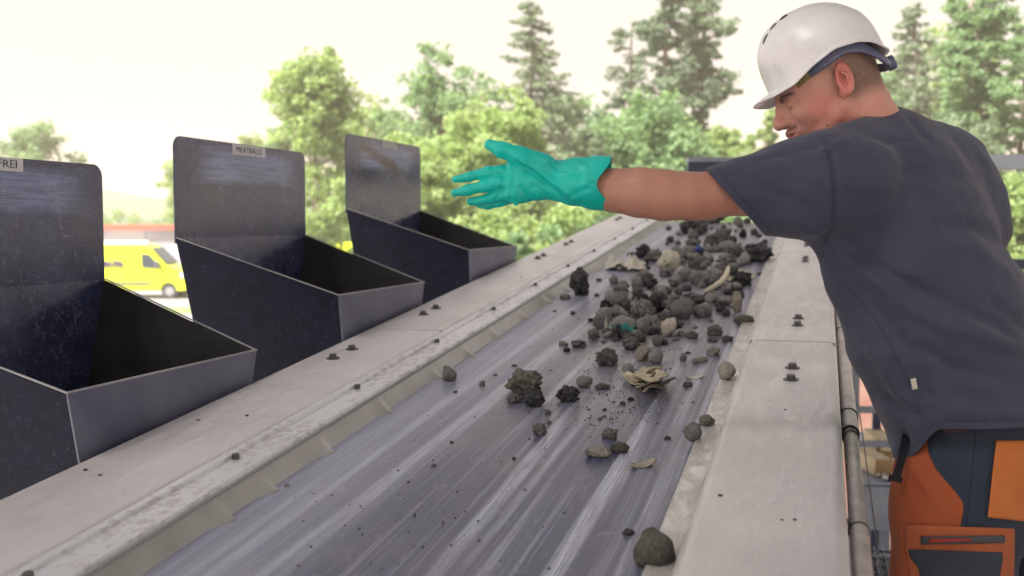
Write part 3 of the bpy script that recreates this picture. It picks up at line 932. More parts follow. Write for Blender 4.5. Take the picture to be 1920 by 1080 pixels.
# ------------------------------------------------------------------ walkway beside the conveyor and what lies beyond it
WZ = 3.5 - 1.33                   # walkway level
wk = empty("walkway", (0.8, 2.0, WZ)); tag(wk, 'blue grey steel grating walkway the worker stands on', 'walkway')
gr = MB(); y0, y1, x0, x1 = -1.5, 4.55, .20, 1.75
nx = 44
for k in range(nx + 1):
    x = x0 + (x1 - x0) * k / nx; gr.box(x - .0015 - .8, x + .0015 - .8, y0 - 2, y1 - 2, -.030, -.0005)
for k in range(int((y1 - y0) / .10) + 1):
    y = y0 + .10 * k; gr.box(x0 - .8, x1 - .8, y - .002 - 2, y + .002 - 2, -.012, .0)
gr.box(x0 - .8, x1 - .8, y0 - 2, y1 - 2, -.040, -.034)
gr.build("grating", MT['beam'], wk)
for x in (.19, 1.76):
    MB().box(x - .012 - .8, x + .012 - .8, y0 - 2, y1 - 2, -.16, .02).build("stringer", MT['beam'], wk)
for y in (-1.2, 1.6, 4.4):
    for x in (.25, 1.7): MB().box(x - .04 - .8, x + .04 - .8, y - .04 - 2, y + .04 - 2, -WZ, -.162).build("post", MT['beam'], wk)
for k in range(2): MB().tube([(.03 - .4 + .0, 2.4 - 2 - k * 1.2, .001), (.03 - .4, 2.4 - 2 - k * 1.2, .012)], .02, 6).build("clamp", MT['bolt'], wk)


def railing(name, pts, label, r=.03, mat='beam'):
    """pts: (px0, px1, y, D) horizontal rails"""
    o = at(pts[0][0], pts[0][2], pts[0][3]); e = empty(name, (o[0], o[1], o[2] - .6)); tag(e, label, 'railing')
    for px0, px1, y, D in pts:
        a = at(px0, y, D) - np.array(e.location); b2 = at(px1, y, D) - np.array(e.location); b2[2] = a[2]
        MB().bar(a, b2, r * 1.2, r * 2).build("rail", MT[mat], e, .004)
    return e


def topost(e, px, y0, D, w=.06, z1=None):
    a = at(px, y0, D) - np.array(e.location); zb = (z1 if z1 is not None else 0) - e.location[2]
    MB().box(a[0] - w / 2, a[0] + w / 2, a[1] - w / 2, a[1] + w / 2, zb, a[2]).build("post", MT['beam'], e, .004)


# guard rail of the far platform behind the worker's back
e = railing("guard_rail", [(1560, 2500, 304, 5.4)], 'blue grey steel guard rail behind the back of the worker', .038, 'lightbeam')
e2 = at(1560, 495, 5.4) - np.array(e.location); e3 = at(2500, 495, 5.4) - np.array(e.location); e3[2] = e2[2]
MB().bar(e2, e3, .03, .05).build("rail", MT['navybeam'], e, .004)
for px in (1700, 2080, 2460): topost(e, px, 306, 5.45, .06)
# dark crossbeam at the far end of the conveyor
cb = empty("crossbeam", at(1380, 420, 7.6)); tag(cb, 'dark blue steel crossbeam at the far end of the conveyor', 'beam')
a = at(1288, 300, 7.6) - np.array(cb.location); b2 = at(1640, 300, 7.6) - np.array(cb.location); b2[2] = a[2]
MB().bar(a, b2, .10, .035).build("top_flange", MT['beam'], cb, .003)
MB().bar(a - np.array([0, 0, .080]) + RGT * .004, b2 - np.array([0, 0, .080]), .06, .122).build("web", MT['navybeam'], cb, .003)
for q in (a, b2):
    MB().box(q[0] + .02, q[0] + .08, q[1] - .04, q[1] + .04, -cb.location[2], q[2] - .145).build("post", MT['navybeam'], cb)
# lower steel frame, seen in the gap between cover plate and worker
e = railing("lower_platform_rail", [(1596, 1900, 697, 6.4), (1596, 1900, 768, 6.4), (1596, 1900, 832, 6.4), (1600, 1900, 913, 6.4)],
            'blue grey rails of the lower platform seen between the cover plate and the worker', .020)
topost(e, 1606, 600, 6.42, .05); topost(e, 1905, 600, 6.42, .05)
o = at(1590, 905, 6.6)
dk = empty("lower_platform", (1.7, 7.6, o[2])); tag(dk, 'lower blue grey platform carrying sawn timber', 'platform')
MB().box(-1.45, 2.5, -.95, .95, -.06, 0).build("deck", MT['beam'], dk)
MB().box(-1.45, 2.5, -1.0, -.955, -.22, .03).build("edge_beam", MT['beam'], dk)
for x in (-1.2, 2.3):
    for y in (-.8, .8): MB().box(x - .04, x + .04, y - .04, y + .04, -o[2], -.062).build("post", MT['beam'], dk)


def timber(pxc, yc, D, L, az, w=.12, lab='', h=.11):
    c = at_z(pxc, yc, o[2] + .001)
    e = empty("timber_block", (c[0], c[1], o[2]), (0, 0, az)); tag(e, lab, 'timber', 'timber on the lower platform')
    MB().box(-L / 2, L / 2, -w / 2, w / 2, 0, h).build("block", MT['wood'], e, .004)
    for s in (-1, 1): MB().box(s * L / 2 - .001 if s > 0 else -L / 2 - .003, L / 2 + .003 if s > 0 else -L / 2 + .001, -w / 2 + .004, w / 2 - .004, .004, h - .004).build("end_grain", MT['woodend'], e)


timber(1618, 872, 7, .62, 1.95, .12, 'sawn timber block nearest the cover plate with its brown end towards the view')
timber(1648, 845, 7, .40, 1.75, .13, 'shorter sawn timber block behind the leaning one', .12)
timber(1680, 862, 7, .5, 1.3, .11, 'sawn timber block half hidden by the black strap')
# heap of bricks / orange containers further down the yard
for (px, y0_, y1_, D, w, lab) in [(1640, 722, 690, 11, .9, 'orange crate highest in the gap beside the shirt'), (1650, 808, 732, 11.5, 1.3, 'low orange brick stack behind the platform rails')]:
    a = at(px, y1_, D); zb = 0
    e = empty("orange_crate", (a[0], a[1], 0)); tag(e, lab, 'crate')
    MB().box(-w / 2, w / 2, -.4, .4, .05, a[2]).build("body", MT['redground'], e, .01)
    MB().box(-w / 2 - .02, w / 2 + .02, -.42, .42, a[2] + .001, a[2] + .05).build("lid", simple("orange brick", (0.36, 0.12, 0.06), (0.44, 0.22, 0.14), 3, 0.8), e)
# crumpled white scraps
for k, (px, y) in enumerate([(1652, 893), (1668, 900), (1686, 892)]):
    c = at_z(px, y, o[2]); m = bpy.data.meshes.new("scrap")
    V = []; R0 = .05
    th = np.linspace(0, 2 * math.pi, 12, endpoint=False)
    for j, rr in enumerate((0, .5, 1)):
        for t in th: V.append((R0 * rr * math.cos(t) * (1 + .3 * math.sin(3 * t + k)), R0 * rr * math.sin(t), .012 + .015 * math.sin(5 * t + j * 2)))
    Fc = [(a_ * 12 + i, a_ * 12 + (i + 1) % 12, (a_ + 1) * 12 + (i + 1) % 12, (a_ + 1) * 12 + i) for a_ in (0, 1) for i in range(12)]
    ob = link("plaster_scrap", mesh("scrap", V, Fc), simple("white scrap", (0.7, 0.68, 0.66), None, 3, .8))
    ob.location = c
    tag(ob, ['white scrap beside the timber block nearest the cover plate', 'white scrap nearest the hanging black strap, middle one of three', 'white scrap farthest right under the strap'][k], 'scrap', 'white scraps on the lower platform')

# conduit pipe along the right cover plate
cp = empty("conduit", CORG, (EL, 0, 0)); tag(cp, 'mud splashed conduit pipe clamped along the right cover plate', 'pipe')
MB().tube([(.068, s, -.055) for s in np.linspace(-.5, 2.33, 10)], .0150, 14).build("pipe", MT['pipe'], cp)
pz = MB(); pz.tube([(.068, s, -.055) for s in np.linspace(2.28, 6.9, 16)], .0175, 16, False); pz.tube([(.068, s, -.055) for s in (2.28, 2.29, 6.9)], .0155, 16, False)
pz.build("sleeve", MT['pipe'], cp)
MB().tube([(.068, 2.279, -.055), (.068, 2.2805, -.055)], .0195, 16).build("sleeve_mouth", MT['dark'], cp)
MB().tube([(.092, s, -.050 - .004 * math.sin(s * 3)) for s in np.linspace(-.5, 6.5, 40)], .0013, 6).build("wire", MT['bolt'], cp)
for s in (1.30, 1.72, 2.25, 2.42, 3.4, 4.4):
    rr = .0160 if s < 2.3 else .0185
    pts = [(.068 + rr * math.cos(t), s, -.055 + rr * math.sin(t)) for t in np.linspace(-1.2, 4.2, 18)]
    MB().tube(pts + [(.0505, s + .004, -.040), (.0495, s + .004, -.036)], .0018, 6).build("clamp", MT['bolt'], cp)

# ------------------------------------------------------------------ rubble on the belt
def ico(sub=3):
    import bmesh
    bm = bmesh.new(); bmesh.ops.create_icosphere(bm, subdivisions=sub, radius=1.0)
    V = np.array([v.co[:] for v in bm.verts]); Fc = np.array([[v.index for v in f.verts] for f in bm.faces]); bm.free()
    return V, Fc


ICO = ico(4); ICO3 = ico(3)


def stone_mesh(name, seed, kind, sub=3):
    V, Fc = ICO if sub == 4 else ICO3
    V = V.copy(); sd = Vector((seed * 13.7, seed * 3.1, -seed * 7.3)); rs = np.random.default_rng(seed)
    sc = np.array([1, .72 + .25 * rs.random(), .55 + .3 * rs.random()])
    planes = [(lambda n: n / np.linalg.norm(n))(rs.normal(size=3)) for _ in range(7)]
    pd = [.45 + .35 * rs.random() for _ in planes]
    out = np.empty_like(V)
    for i, v in enumerate(V):
        vv = Vector(v); r = 1.0
        if kind == 'pebble':
            r += .24 * noise.noise(vv * 1.3 + sd) + .07 * noise.noise(vv * 4 + sd) + .03 * noise.noise(vv * 9 + sd)
        elif kind == 'angular':
            r += .1 * noise.noise(vv * 1.5 + sd)
            for n_, d_ in zip(planes, pd):
                c = float(v @ n_)
                if c > 0: r = min(r, d_ / c)
            r += .09 * noise.noise(vv * 3.5 + sd) + .05 * noise.noise(vv * 9 + sd)
        elif kind == 'clinker':
            r += .42 * noise.noise(vv * 1.6 + sd)
            q = noise.noise(vv * 4.2 + sd); r += .34 * (abs(q)) * 2 - .2 * max(0, -noise.noise(vv * 7 + sd)) + .10 * noise.noise(vv * 13 + sd)
        elif kind == 'clod':
            r += .40 * noise.noise(vv * 1.8 + sd) + .30 * noise.noise(vv * 3.8 + sd) + .17 * noise.noise(vv * 8 + sd) + .07 * noise.noise(vv * 17 + sd)
        elif kind == 'shard':
            r += .18 * noise.noise(vv * 2 + sd) + .05 * noise.noise(vv * 8 + sd)
            for n_, d_ in zip(planes[:4], pd[:4]):
                c = float(v @ n_)
                if c > 0: r = min(r, d_ * .9 / c)
        out[i] = v * r
    if kind == 'shard': sc = np.array([1, .6, .28])
    out *= sc
    ext = (out[:, 0].max() - out[:, 0].min()); out /= ext          # unit length
    out[:, 2] -= np.percentile(out[:, 2], 4)
    return mesh(name, out, Fc, kind not in ('angular', 'shard'))


def stone_mat(name, c1, c2, c3, rough=.9):
    n = N(name); co = n.coord(); oi = n.node('ShaderNodeObjectInfo')
    add = n.node('ShaderNodeVectorMath', operation='ADD'); n.t.links.new(co, add.inputs[0]); n.t.links.new(oi.outputs['Random'], add.inputs[1])
    a = n.noise(2.5, add.outputs[0], 6, .65); b = n.noise(9, add.outputs[0], 5, .7)
    col = n.mix(n.ramp(a, (.35, 0), (.65, 1)), c1, c2); col = n.mix(n.ramp(b, (.50, 0), (.62, .9)), col, c3)
    col = n.mix(1.0, col, n.ramp(oi.outputs['Random'], (0, .62), (1, 1.3)), 'MULTIPLY')
    n.set(color=col, rough=rough, spec=.3); n.bump(n.noise(13, add.outputs[0], 9, .75), 0.8, .006)
    return n.m


SM = dict(pebble=stone_mat("grey pebble", (.17, .165, .17), (.25, .245, .245), (.31, .30, .295)),
          angular=stone_mat("dusty rubble", (.15, .142, .142), (.25, .24, .238), (.36, .345, .335)),
          clinker=stone_mat("black clinker", (.025, .025, .030), (.065, .065, .070), (.15, .148, .15)),
          clod=stone_mat("earth clod", (.085, .08, .08), (.16, .152, .152), (.25, .24, .235)),
          shard=stone_mat("dusty shard", (.22, .20, .185), (.33, .31, .29), (.50, .47, .44)))
KM = {}
for kind in SM:
    KM[kind] = []
    for j in range(5):
        me = stone_mesh(kind + "_stone", 11 * (j + 1) + len(kind), kind, 4 if kind in ('clinker', 'clod') else 3); me.materials.append(SM[kind]); KM[kind].append(me)
STN = dict(pebble='pebble', angular='rubble_stone', clinker='clinker_lump', clod='earth_clod', shard='stone_shard')
placed = []


def stone(px, py, wpx, kind, label, tilt=0.0, zoff=0.0, mat=None, rz=None, group='rubble on the belt', var=None, zs=1.0, sub=None, name=None):
    """py is the contact line of the stone with the belt"""
    x, s = belt_xy(px, py, BELT_Z + zoff)
    D = float((CORG + np.array([x, 0, 0]) + CD * s - CAM) @ FWD)
    w = wpx / FPX * D
    s += w * .35
    P = CORG + np.array([x, 0, 0]) + CD * s + CN * (BELT_Z - .0015 + zoff)
    me = KM[kind][rng.integers(5) if var is None else var]
    if mat is not None: me = me.copy(); me.materials.clear(); me.materials.append(mat)
    o_ = bpy.data.objects.new(name or STN[kind], me); COL.objects.link(o_)
    o_.location = P
    q = Euler((EL, 0, 0)).to_quaternion() @ Euler((tilt, 0, rng.random() * 6.28 if rz is None else rz)).to_quaternion()
    o_.rotation_euler = q.to_euler(); o_.scale = (w, w * (0.85 + .3 * rng.random()), w * zs)
    tag(o_, label, 'stone', group)
    placed.append((x, s, w / 2))
    return o_


tan = stone_mat("tan sandstone", (.32, .28, .235), (.44, .40, .345), (.54, .51, .46))
paleS = stone_mat("pale plaster stone", (.42, .39, .31), (.55, .51, .42), (.60, .58, .52))
olive = stone_mat("olive grey stone", (.12, .118, .10), (.18, .175, .15), (.25, .24, .215))
L = 'on the belt'
S = stone
S(1224, 1076, 76, 'pebble', 'large round dark stone at the bottom edge of the view', mat=olive, zs=1.45, var=2, rz=.6)
S(1176, 1008, 27, 'clinker', 'small jagged lump just above the large round dark stone', mat=SM['clod'])
S(1325, 800, 38, 'angular', 'olive stone touching the right rail, upper of two', zoff=.014, mat=olive)
S(1295, 825, 34, 'angular', 'grey stone beside the right rail, lower of two', zoff=.014, zs=1.15)
S(1251, 827, 15, 'clod', 'small dark clod alone left of the two stones by the right rail')
S(1361, 713, 40, 'pebble', 'tan rounded stone resting on the right rail', zoff=.014, mat=tan, zs=1.2)
S(1159, 852, 38, 'clod', 'dark rough clod right of the shard with the light rim', mat=olive)
S(1141, 825, 34, 'clod', 'dark clod behind the shard with the light rim')
S(1118, 862, 58, 'shard', 'broad dark shard with a light rim in the lower middle', zs=1.6, var=1)
S(1009, 818, 31, 'clod', 'single earthy clod left of the middle of the lower belt', zs=1.25)
S(1027, 794, 14, 'angular', 'tiny grey chip above the single earthy clod')
S(1026, 777, 14, 'clod', 'tiny dark clod in a row above the single earthy clod')
S(978, 742, 72, 'clod', 'big layered clod at the left end of the rubble', mat=olive, zs=.95, var=2)
S(998, 764, 44, 'clinker', 'black jagged lump in front of the big layered clod', zs=1.1)
S(962, 756, 30, 'clod', 'grey lump left of the black jagged lump in front of the layered clod', zs=1.1)
S(1062, 756, 50, 'clinker', 'black shardy lump right of the big layered clod', zs=.9)
S(1093, 727, 33, 'pebble', 'light grey round stone behind the black shardy lump', zs=1.2)
S(1128, 731, 30, 'clod', 'flat grey clod left of the pale wood flakes', zs=.7)
S(1136, 688, 50, 'clinker', 'rugged dark lump at the lower edge of the heap', zs=1.1, mat=SM['clod'])
S(1176, 702, 28, 'pebble', 'grey pebble between rugged dark lump and pale wood flakes')
S(1206, 678, 36, 'angular', 'brownish stone pair member, left one, in front of the heap', zs=1.2, mat=tan)
S(1228, 684, 36, 'pebble', 'pale grey stone pair member, right one, in front of the heap', zs=1.1)
S(1280, 679, 17, 'pebble', 'egg shaped pebble left of the flat dark stone', zs=1.4)
S(1289, 665, 12, 'clinker', 'jagged bit behind the egg shaped pebble')
S(1310, 683, 38, 'shard', 'flat dark stone near the right edge of the belt', zs=1.6)
S(1289, 728, 20, 'clod', 'small dark clod beside the pale shell chip')
S(1299, 758, 9, 'clod', 'tiny dark bit below the pale shell chip')
S(1167, 760, 13, 'clod', 'left one of two tiny dark clods below the wood flakes')
S(1182, 752, 14, 'clinker', 'right one of two tiny dark clods below the wood flakes')
S(1124, 787, 9, 'angular', 'left chip of a close pair below the black shardy lump')
S(1133, 783, 9, 'angular', 'right chip of a close pair below the black shardy lump')
S(1133, 770, 8, 'clod', 'lone crumb over the close pair of chips')
S(841, 718, 27, 'angular', 'dark pyramid shaped stone at the left edge of the belt', mat=SM['clod'], zs=1.5)
S(904, 725, 15, 'angular', 'small dark block right of the pyramid shaped stone', mat=SM['clod'], zs=1.3)
S(853, 738, 10, 'clod', 'crumb just below the pyramid shaped stone')
S(928, 705, 9, 'clod', 'crumb above the small dark block')
S(963, 688, 11, 'clod', 'flat dark crumb in the left third of the belt')
S(537, 917, 15, 'angular', 'small stone on the edge of the belt at the lower left', zs=1.2)
S(811, 875, 12, 'angular', 'crumb in the lower left part of the belt')
S(963, 862, 9, 'clod', 'crumb in the lower middle of the belt')
S(846, 831, 8, 'clod', 'flat crumb between the lower left streaks')
S(1250, 706, 8, 'clod', 'crumb beside the end of the wood flakes')
S(1084, 556, 54, 'clinker', 'large black heart shaped clinker at the upper left of the belt', zs=1.5, var=0)
S(1058, 563, 24, 'pebble', 'smooth grey pebble leaning on the black heart shaped clinker', zs=.9)
S(1118, 556, 12, 'clod', 'dark crumb right of the heart shaped clinker, lower one')
S(1122, 528, 13, 'clod', 'dark crumb right of the heart shaped clinker, upper one')
S(1039, 586, 9, 'clinker', 'tiny black bit below the heart shaped clinker, left one')
S(1073, 590, 11, 'clod', 'tiny dark bit below the heart shaped clinker, right one')
S(1150, 533, 20, 'pebble', 'round grey pebble right of the heart shaped clinker', zs=1.3)
S(1167, 547, 24, 'pebble', 'dark brown round stone in front of the round grey pebble', mat=SM['clod'], zs=1.2)
S(1206, 485, 36, 'clinker', 'black rounded clinker behind the crumpled paper', zs=1.2)
S(1184, 484, 18, 'clod', 'small black lump left of the black rounded clinker', zs=1.2)
S(1250, 509, 44, 'angular', 'tall pale yellowish stone in the upper heap', mat=paleS, zs=1.7, var=1)
S(1418, 494, 66, 'clod', 'largest dark dirt clump, at the right of the upper heap', zs=.9, var=3, mat=SM['clinker'])
S(1292, 439, 46, 'clinker', 'dark crumbling clump near the far end of the belt', zs=.9)
S(1253, 432, 14, 'clod', 'small dark clod left of the far crumbling clump')
S(1379, 588, 20, 'angular', 'upright brown brick like stone at the right of the heap', mat=tan, zs=2.6, var=2, rz=1.2)
S(1394, 612, 38, 'pebble', 'smooth olive pebble in front of the upright stone', mat=olive, zs=1.0)
S(1252, 632, 46, 'angular', 'big tan triangular rock in the middle of the heap', mat=tan, zs=1.9, var=3)
S(1276, 600, 44, 'pebble', 'broad grey dome shaped stone behind the triangular rock', zs=1.1)
S(1136, 606, 54, 'angular', 'flat grey slab at the left of the heap', zs=.75, var=4)
S(1108, 604, 15, 'clinker', 'dark lump at the left end of the flat grey slab')
S(1111, 638, 27, 'clod', 'dark clod left of the teal scrap', zs=1.2)
S(1180, 658, 46, 'clod', 'broad dark clump in front of the teal scrap', zs=.8)
S(1053, 649, 26, 'shard', 'flat dark stone at the far left of the heap', zs=1.4)
S(1083, 652, 32, 'clod', 'dark clod right of the flat dark stone at the left', zs=.8)
S(1062, 660, 16, 'clinker', 'small lump in front of the flat dark stone at the left')
S(1338, 632, 33, 'clinker', 'dark lump right of the wire loop, top one', zs=1.1, mat=SM['clod'])
S(1335, 643, 20, 'clod', 'small lump right of the wire loop, touching the top one')
S(1363, 644, 24, 'clod', 'lump nearest the right rail beside the wire loop', zs=1.0)
S(1337, 669, 31, 'angular', 'grey lump right of the wire loop, lowest one', zs=.9)
S(1424, 518, 13, 'clod', 'small dark clod under the largest dirt clump')
S(1225, 612, 34, 'angular', 'grey angular stone left of the triangular rock', zs=1.1)
S(1297, 637, 24, 'clod', 'lump above the wire loop', zs=1)

# the dense heap: stones nothing tells apart
poly = [(1118, 590), (1140, 562), (1180, 540), (1200, 500), (1232, 470), (1262, 440), (1290, 416), (1330, 408), (1446, 408), (1452, 440), (1425, 480), (1400, 505), (1386, 560), (1372, 596), (1310, 612), (1280, 640), (1230, 652), (1150, 650), (1112, 640)]


def inside(x, y):
    c = False
    for i in range(len(poly)):
        x1_, y1_ = poly[i]; x2_, y2_ = poly[i - 1]
        if (y1_ > y) != (y2_ > y) and x < (x2_ - x1_) * (y - y1_) / (y2_ - y1_) + x1_: c = not c
    return c


cnt = 0; tries = 0
while cnt < 260 and tries < 20000:
    tries += 1
    px = rng.uniform(1100, 1455); py = 405 + (655 - 405) * rng.random()
    if not inside(px, py): continue
    w = rng.choice([12, 18, 25, 33, 42, 52], p=[.22, .24, .22, .17, .10, .05]) * (.62 + .38 * (py - 400) / 250)
    x, s = belt_xy(px, py); D = s; r_ = w / FPX * D / 2
    if any((x - a_) ** 2 + (s + .7 * r_ - b_) ** 2 < ((r_ + c_) * .54) ** 2 for a_, b_, c_ in placed): continue
    kind = rng.choice(['pebble', 'angular', 'clod', 'clinker', 'shard'], p=[.07, .36, .36, .14, .07])
    lab = {'pebble': 'small smooth grey pebble lying in the dense rubble heap', 'angular': 'small angular grey stone lying in the dense rubble heap',
           'clod': 'small brownish earth clod lying in the dense rubble heap', 'clinker': 'small black clinker lying in the dense rubble heap',
           'shard': 'small flat shard lying in the dense rubble heap'}[kind]
    m_ = None
    stone(px, py, w, kind, lab, zs=.85 + .5 * rng.random(), group='small ' + STN[kind].replace('_', ' ') + 's of the dense heap')
    cnt += 1
print("heap stones", cnt, tries)
for k in range(110):                                            # a second layer riding on the first
    px, py = rng.uniform(1125, 1420), rng.uniform(440, 640)
    if not inside(px, py): continue
    kind = rng.choice(['angular', 'clod', 'clinker', 'pebble'], p=[.4, .4, .1, .1]); w = rng.uniform(14, 30)
    x, s = belt_xy(px, py, BELT_Z + .022); r_ = w / FPX * s / 2
    sup = [q for q in placed if (x - q[0]) ** 2 + (s + .7 * r_ - q[1]) ** 2 < (q[2] * .9) ** 2 and q[2] > .015]
    if not sup: continue
    stone(px, py, w, kind, 'rubble piece lying on top of other stones in the dense heap', zoff=.016, group='upper stones of the dense heap')
    placed.pop()

# loose grit and crumbs nobody could count
gv = []; gf = []
IV, IF = ico(1)
for k in range(3200):
    if rng.random() < .88:
        px = rng.normal(1240, 85); py = rng.uniform(410, 800)
    else:
        px = rng.uniform(500, 1400); py = rng.uniform(520, 1070)
    x, s = belt_xy(px, py)
    if not (-.94 < x < -.26): continue
    r_ = .0009 + .0022 * rng.random() ** 3
    b0 = len(gv)
    jit = 1 + .35 * rng.normal(size=(len(IV), 1))
    gv += [tuple(q) for q in (IV * jit * r_ + np.array([x, s, BELT_Z + r_ * .4]))]; gf += [tuple(b0 + i for i in f) for f in IF]
gt = link("grit", mesh("grit", gv, gf), SM['clod']); gt.location = CORG; gt.rotation_euler = (EL, 0, 0)
tag(gt, 'fine dark grit scattered over the belt among the stones', 'grit', kind='stuff')


# odd things in the rubble
def crumple(name, px, py, wpx, dpx, hgt, mat, label, cat, seed=1, n=22, lift=.004, az=0.0, hole=0.0):
    x, s = belt_xy(px, py); D = s; w = wpx / FPX * D; d = dpx
    V = []; Fc = []
    for i in range(n + 1):
        for j in range(n + 1):
            u, v = i / n * 2 - 1, j / n * 2 - 1
            e_ = 1 + .28 * noise.noise(Vector((u * 1.7, v * 1.7, seed * 5.1)))
            q = Vector((u * 1.4, v * 1.4, seed * 3.3))
            hh = abs(noise.noise(q * 1.0)) * 1.1 + abs(noise.noise(q * 2.6)) * .55 + .15 * noise.noise(q * 7)
            fall = max(0, 1 - (u * u + v * v) * .40)
            V.append((u * w / 2 * e_ * math.sqrt(1 - v * v / 2), v * d / 2 * e_ * math.sqrt(1 - u * u / 2), lift + hgt * hh * fall))
    for i in range(n):
        for j in range(n):
            a = i * (n + 1) + j; Fc.append((a, a + n + 1, a + n + 2, a + 1))
    o_ = link(name, mesh(name, V, Fc), mat)
    m_ = o_.modifiers.new("solid", 'SOLIDIFY'); m_.thickness = .0012
    P = CORG + np.array([x, 0, 0]) + CD * (s + d / 2) + CN * BELT_Z
    o_.location = P
    o_.rotation_euler = (Euler((EL, 0, 0)).to_quaternion() @ Euler((0, 0, az)).to_quaternion()).to_euler()
    tag(o_, label, cat); return o_


papm = simple("soiled paper", (0.50, 0.48, 0.43), (0.66, 0.63, 0.57), 30, .8)
crumple("crumpled_paper", 1166, 510, 84, .20, .085, papm, 'off white crumpled paper at the left of the upper heap', 'paper', 2)
tealm = simple("teal rubber scrap", (0.0, 0.20, 0.20), (0.02, 0.30, 0.29), 40, .5)
o_ = crumple("teal_scrap", 1168, 634, 38, .035, .05, tealm, 'bright teal scrap of rubber in the left of the heap', 'scrap', 4, lift=.012)
crumple("foil_scrap", 1138, 630, 18, .03, .05, simple("pale green foil", (.34, .40, .33), (.5, .54, .47), 30, .5), 'pale green scrap left of the teal scrap', 'scrap', 6, lift=.01)
crumple("blue_scrap", 1309, 484, 14, .05, .05, simple("blue plastic", (.03, .10, .35), None, 30, .5), 'small blue plastic bit in the upper heap', 'scrap', 7, lift=.03)
crumple("yellow_shreds", 1385, 530, 52, .20, .04, simple("yellowish shreds", (.40, .38, .22), (.58, .56, .42), 60, .8), 'yellowish shredded scrap right of the cream stick', 'scrap', 9)
crumple("plastic_film", 1190, 586, 22, .07, .05, simple("clear film", (.33, .35, .40), (.5, .52, .56), 30, .3), 'small piece of pale plastic film in the heap', 'scrap', 12)
crumple("white_scrap", 1318, 530, 16, .05, .06, papm, 'little white paper ball left of the cream stick', 'scrap', 13, lift=.01)


def on_belt(px, py, dz):
    r_ = ray(px, py); t = (BELT_Z + dz - CH) / (r_ @ CN); return CAM + r_ * t


cream = simple("cream wood", (.52, .48, .35), (.66, .62, .50), 30, .7)
pts = [on_belt(1319, 549, .012), on_belt(1336, 539, .030), on_belt(1352, 528, .045), on_belt(1362, 515, .052), on_belt(1366, 501, .056)]
st = MB().tube(pts, [.005, .009, .010, .011, .007], 10); o_ = st.build("cream_stick", cream)
tag(o_, 'bent cream coloured stick leaning out of the heap', 'stick')
lp = [on_belt(1296 + 17 * math.cos(t), 629 + 9 * math.sin(t), .004 + .004 * math.sin(2 * t)) for t in np.linspace(0, 6.0, 30)]
tag(MB().tube(lp, .0010, 6).build("wire_loop", MT['pipe']), 'thin wire loop right of the triangular rock', 'wire')
# shell chips
for (px, py, wpx, lab, az) in [(1205, 878, 52, 'curved pale shell chip alone in the lower middle', .5), (1303, 712, 30, 'small pale shell chip near the right rail', .1)]:
    x, s = belt_xy(px, py); w = wpx / FPX * s; V = []; Fc = []; n = 16
    for i in range(n + 1):
        u = i / n * 2 - 1; hw = w * .17 * math.sqrt(max(0, 1 - u * u)) + .0004
        for j in range(7):
            v = j / 3 - 1
            V.append((u * w / 2, v * hw, w * (.02 + .16 * u * u + .10 * v * v + .02 * noise.noise(Vector((u * 4, v * 2, px))))))
    for i in range(n):
        for j in range(6): a = i * 7 + j; Fc.append((a, a + 7, a + 8, a + 1))
    o_ = link("shell_chip", mesh("shell_chip", V, Fc, True), stone_mat("shell", (.30, .27, .22), (.42, .39, .34), (.5, .47, .42)))
    m_ = o_.modifiers.new("solid", 'SOLIDIFY'); m_.thickness = .003
    o_.location = CORG + np.array([x, 0, 0]) + CD * (s + w * .1) + CN * (BELT_Z + .001)
    o_.rotation_euler = (Euler((EL, 0, 0)).to_quaternion() @ Euler((0.1, -.1, az)).to_quaternion()).to_euler()
    tag(o_, lab, 'chip')
# pale wood flakes
flm = stone_mat("pale wood flake", (.24, .21, .15), (.36, .32, .23), (.50, .46, .36))
fl = [(1185, 715, 1228, 718, .035, 'wood flake lying lowest left'), (1222, 722, 1268, 716, .03, 'wood flake pointing right'), (1196, 732, 1232, 702, .05, 'wood flake standing up at the back'),
      (1170, 706, 1212, 722, .02, 'wood flake pointing left'), (1206, 735, 1248, 726, .012, 'wood flake in front of the others'), (1204, 700, 1240, 696, .028, 'wood flake at the back of the pile'), (1216, 690, 1222, 722, .045, 'upright curled wood flake in the middle')]
for x0_, y0_, x1_, y1_, h_, lab in fl:
    a = on_belt(x0_, y0_, .006); b2 = on_belt(x1_, y1_, h_); d = b2 - a; Ld = np.linalg.norm(d); d /= Ld
    sd = np.cross(d, CN); sd /= np.linalg.norm(sd); up = np.cross(sd, d); V = []; Fc = []; n = 12
    for i in range(n + 1):
        u = i / n; hw = Ld * .12 * (math.sin(math.pi * min(max(u, .06), .94)) ** .5) * (1 + .35 * noise.noise(Vector((u * 5, x0_, 0))))
        for j in range(5):
            v = j / 2 - 1
            p = a + d * (u * Ld) + sd * (v * hw) + up * (.0035 * v * v + .007 * math.sin(u * 5 + x0_) + .003 * noise.noise(Vector((u * 9, v * 3, y0_))))
            V.append(p)
    for i in range(n):
        for j in range(4): q = i * 5 + j; Fc.append((q, q + 5, q + 6, q + 1))
    c0 = np.mean(V, axis=0)
    o_ = link("wood_flake", mesh("wood_flake", np.array(V) - c0, Fc), flm); o_.location = c0
    m_ = o_.modifiers.new("solid", 'SOLIDIFY'); m_.thickness = .003
    tag(o_, lab + ' in the pale flake pile', 'flake', 'pale wood flakes')
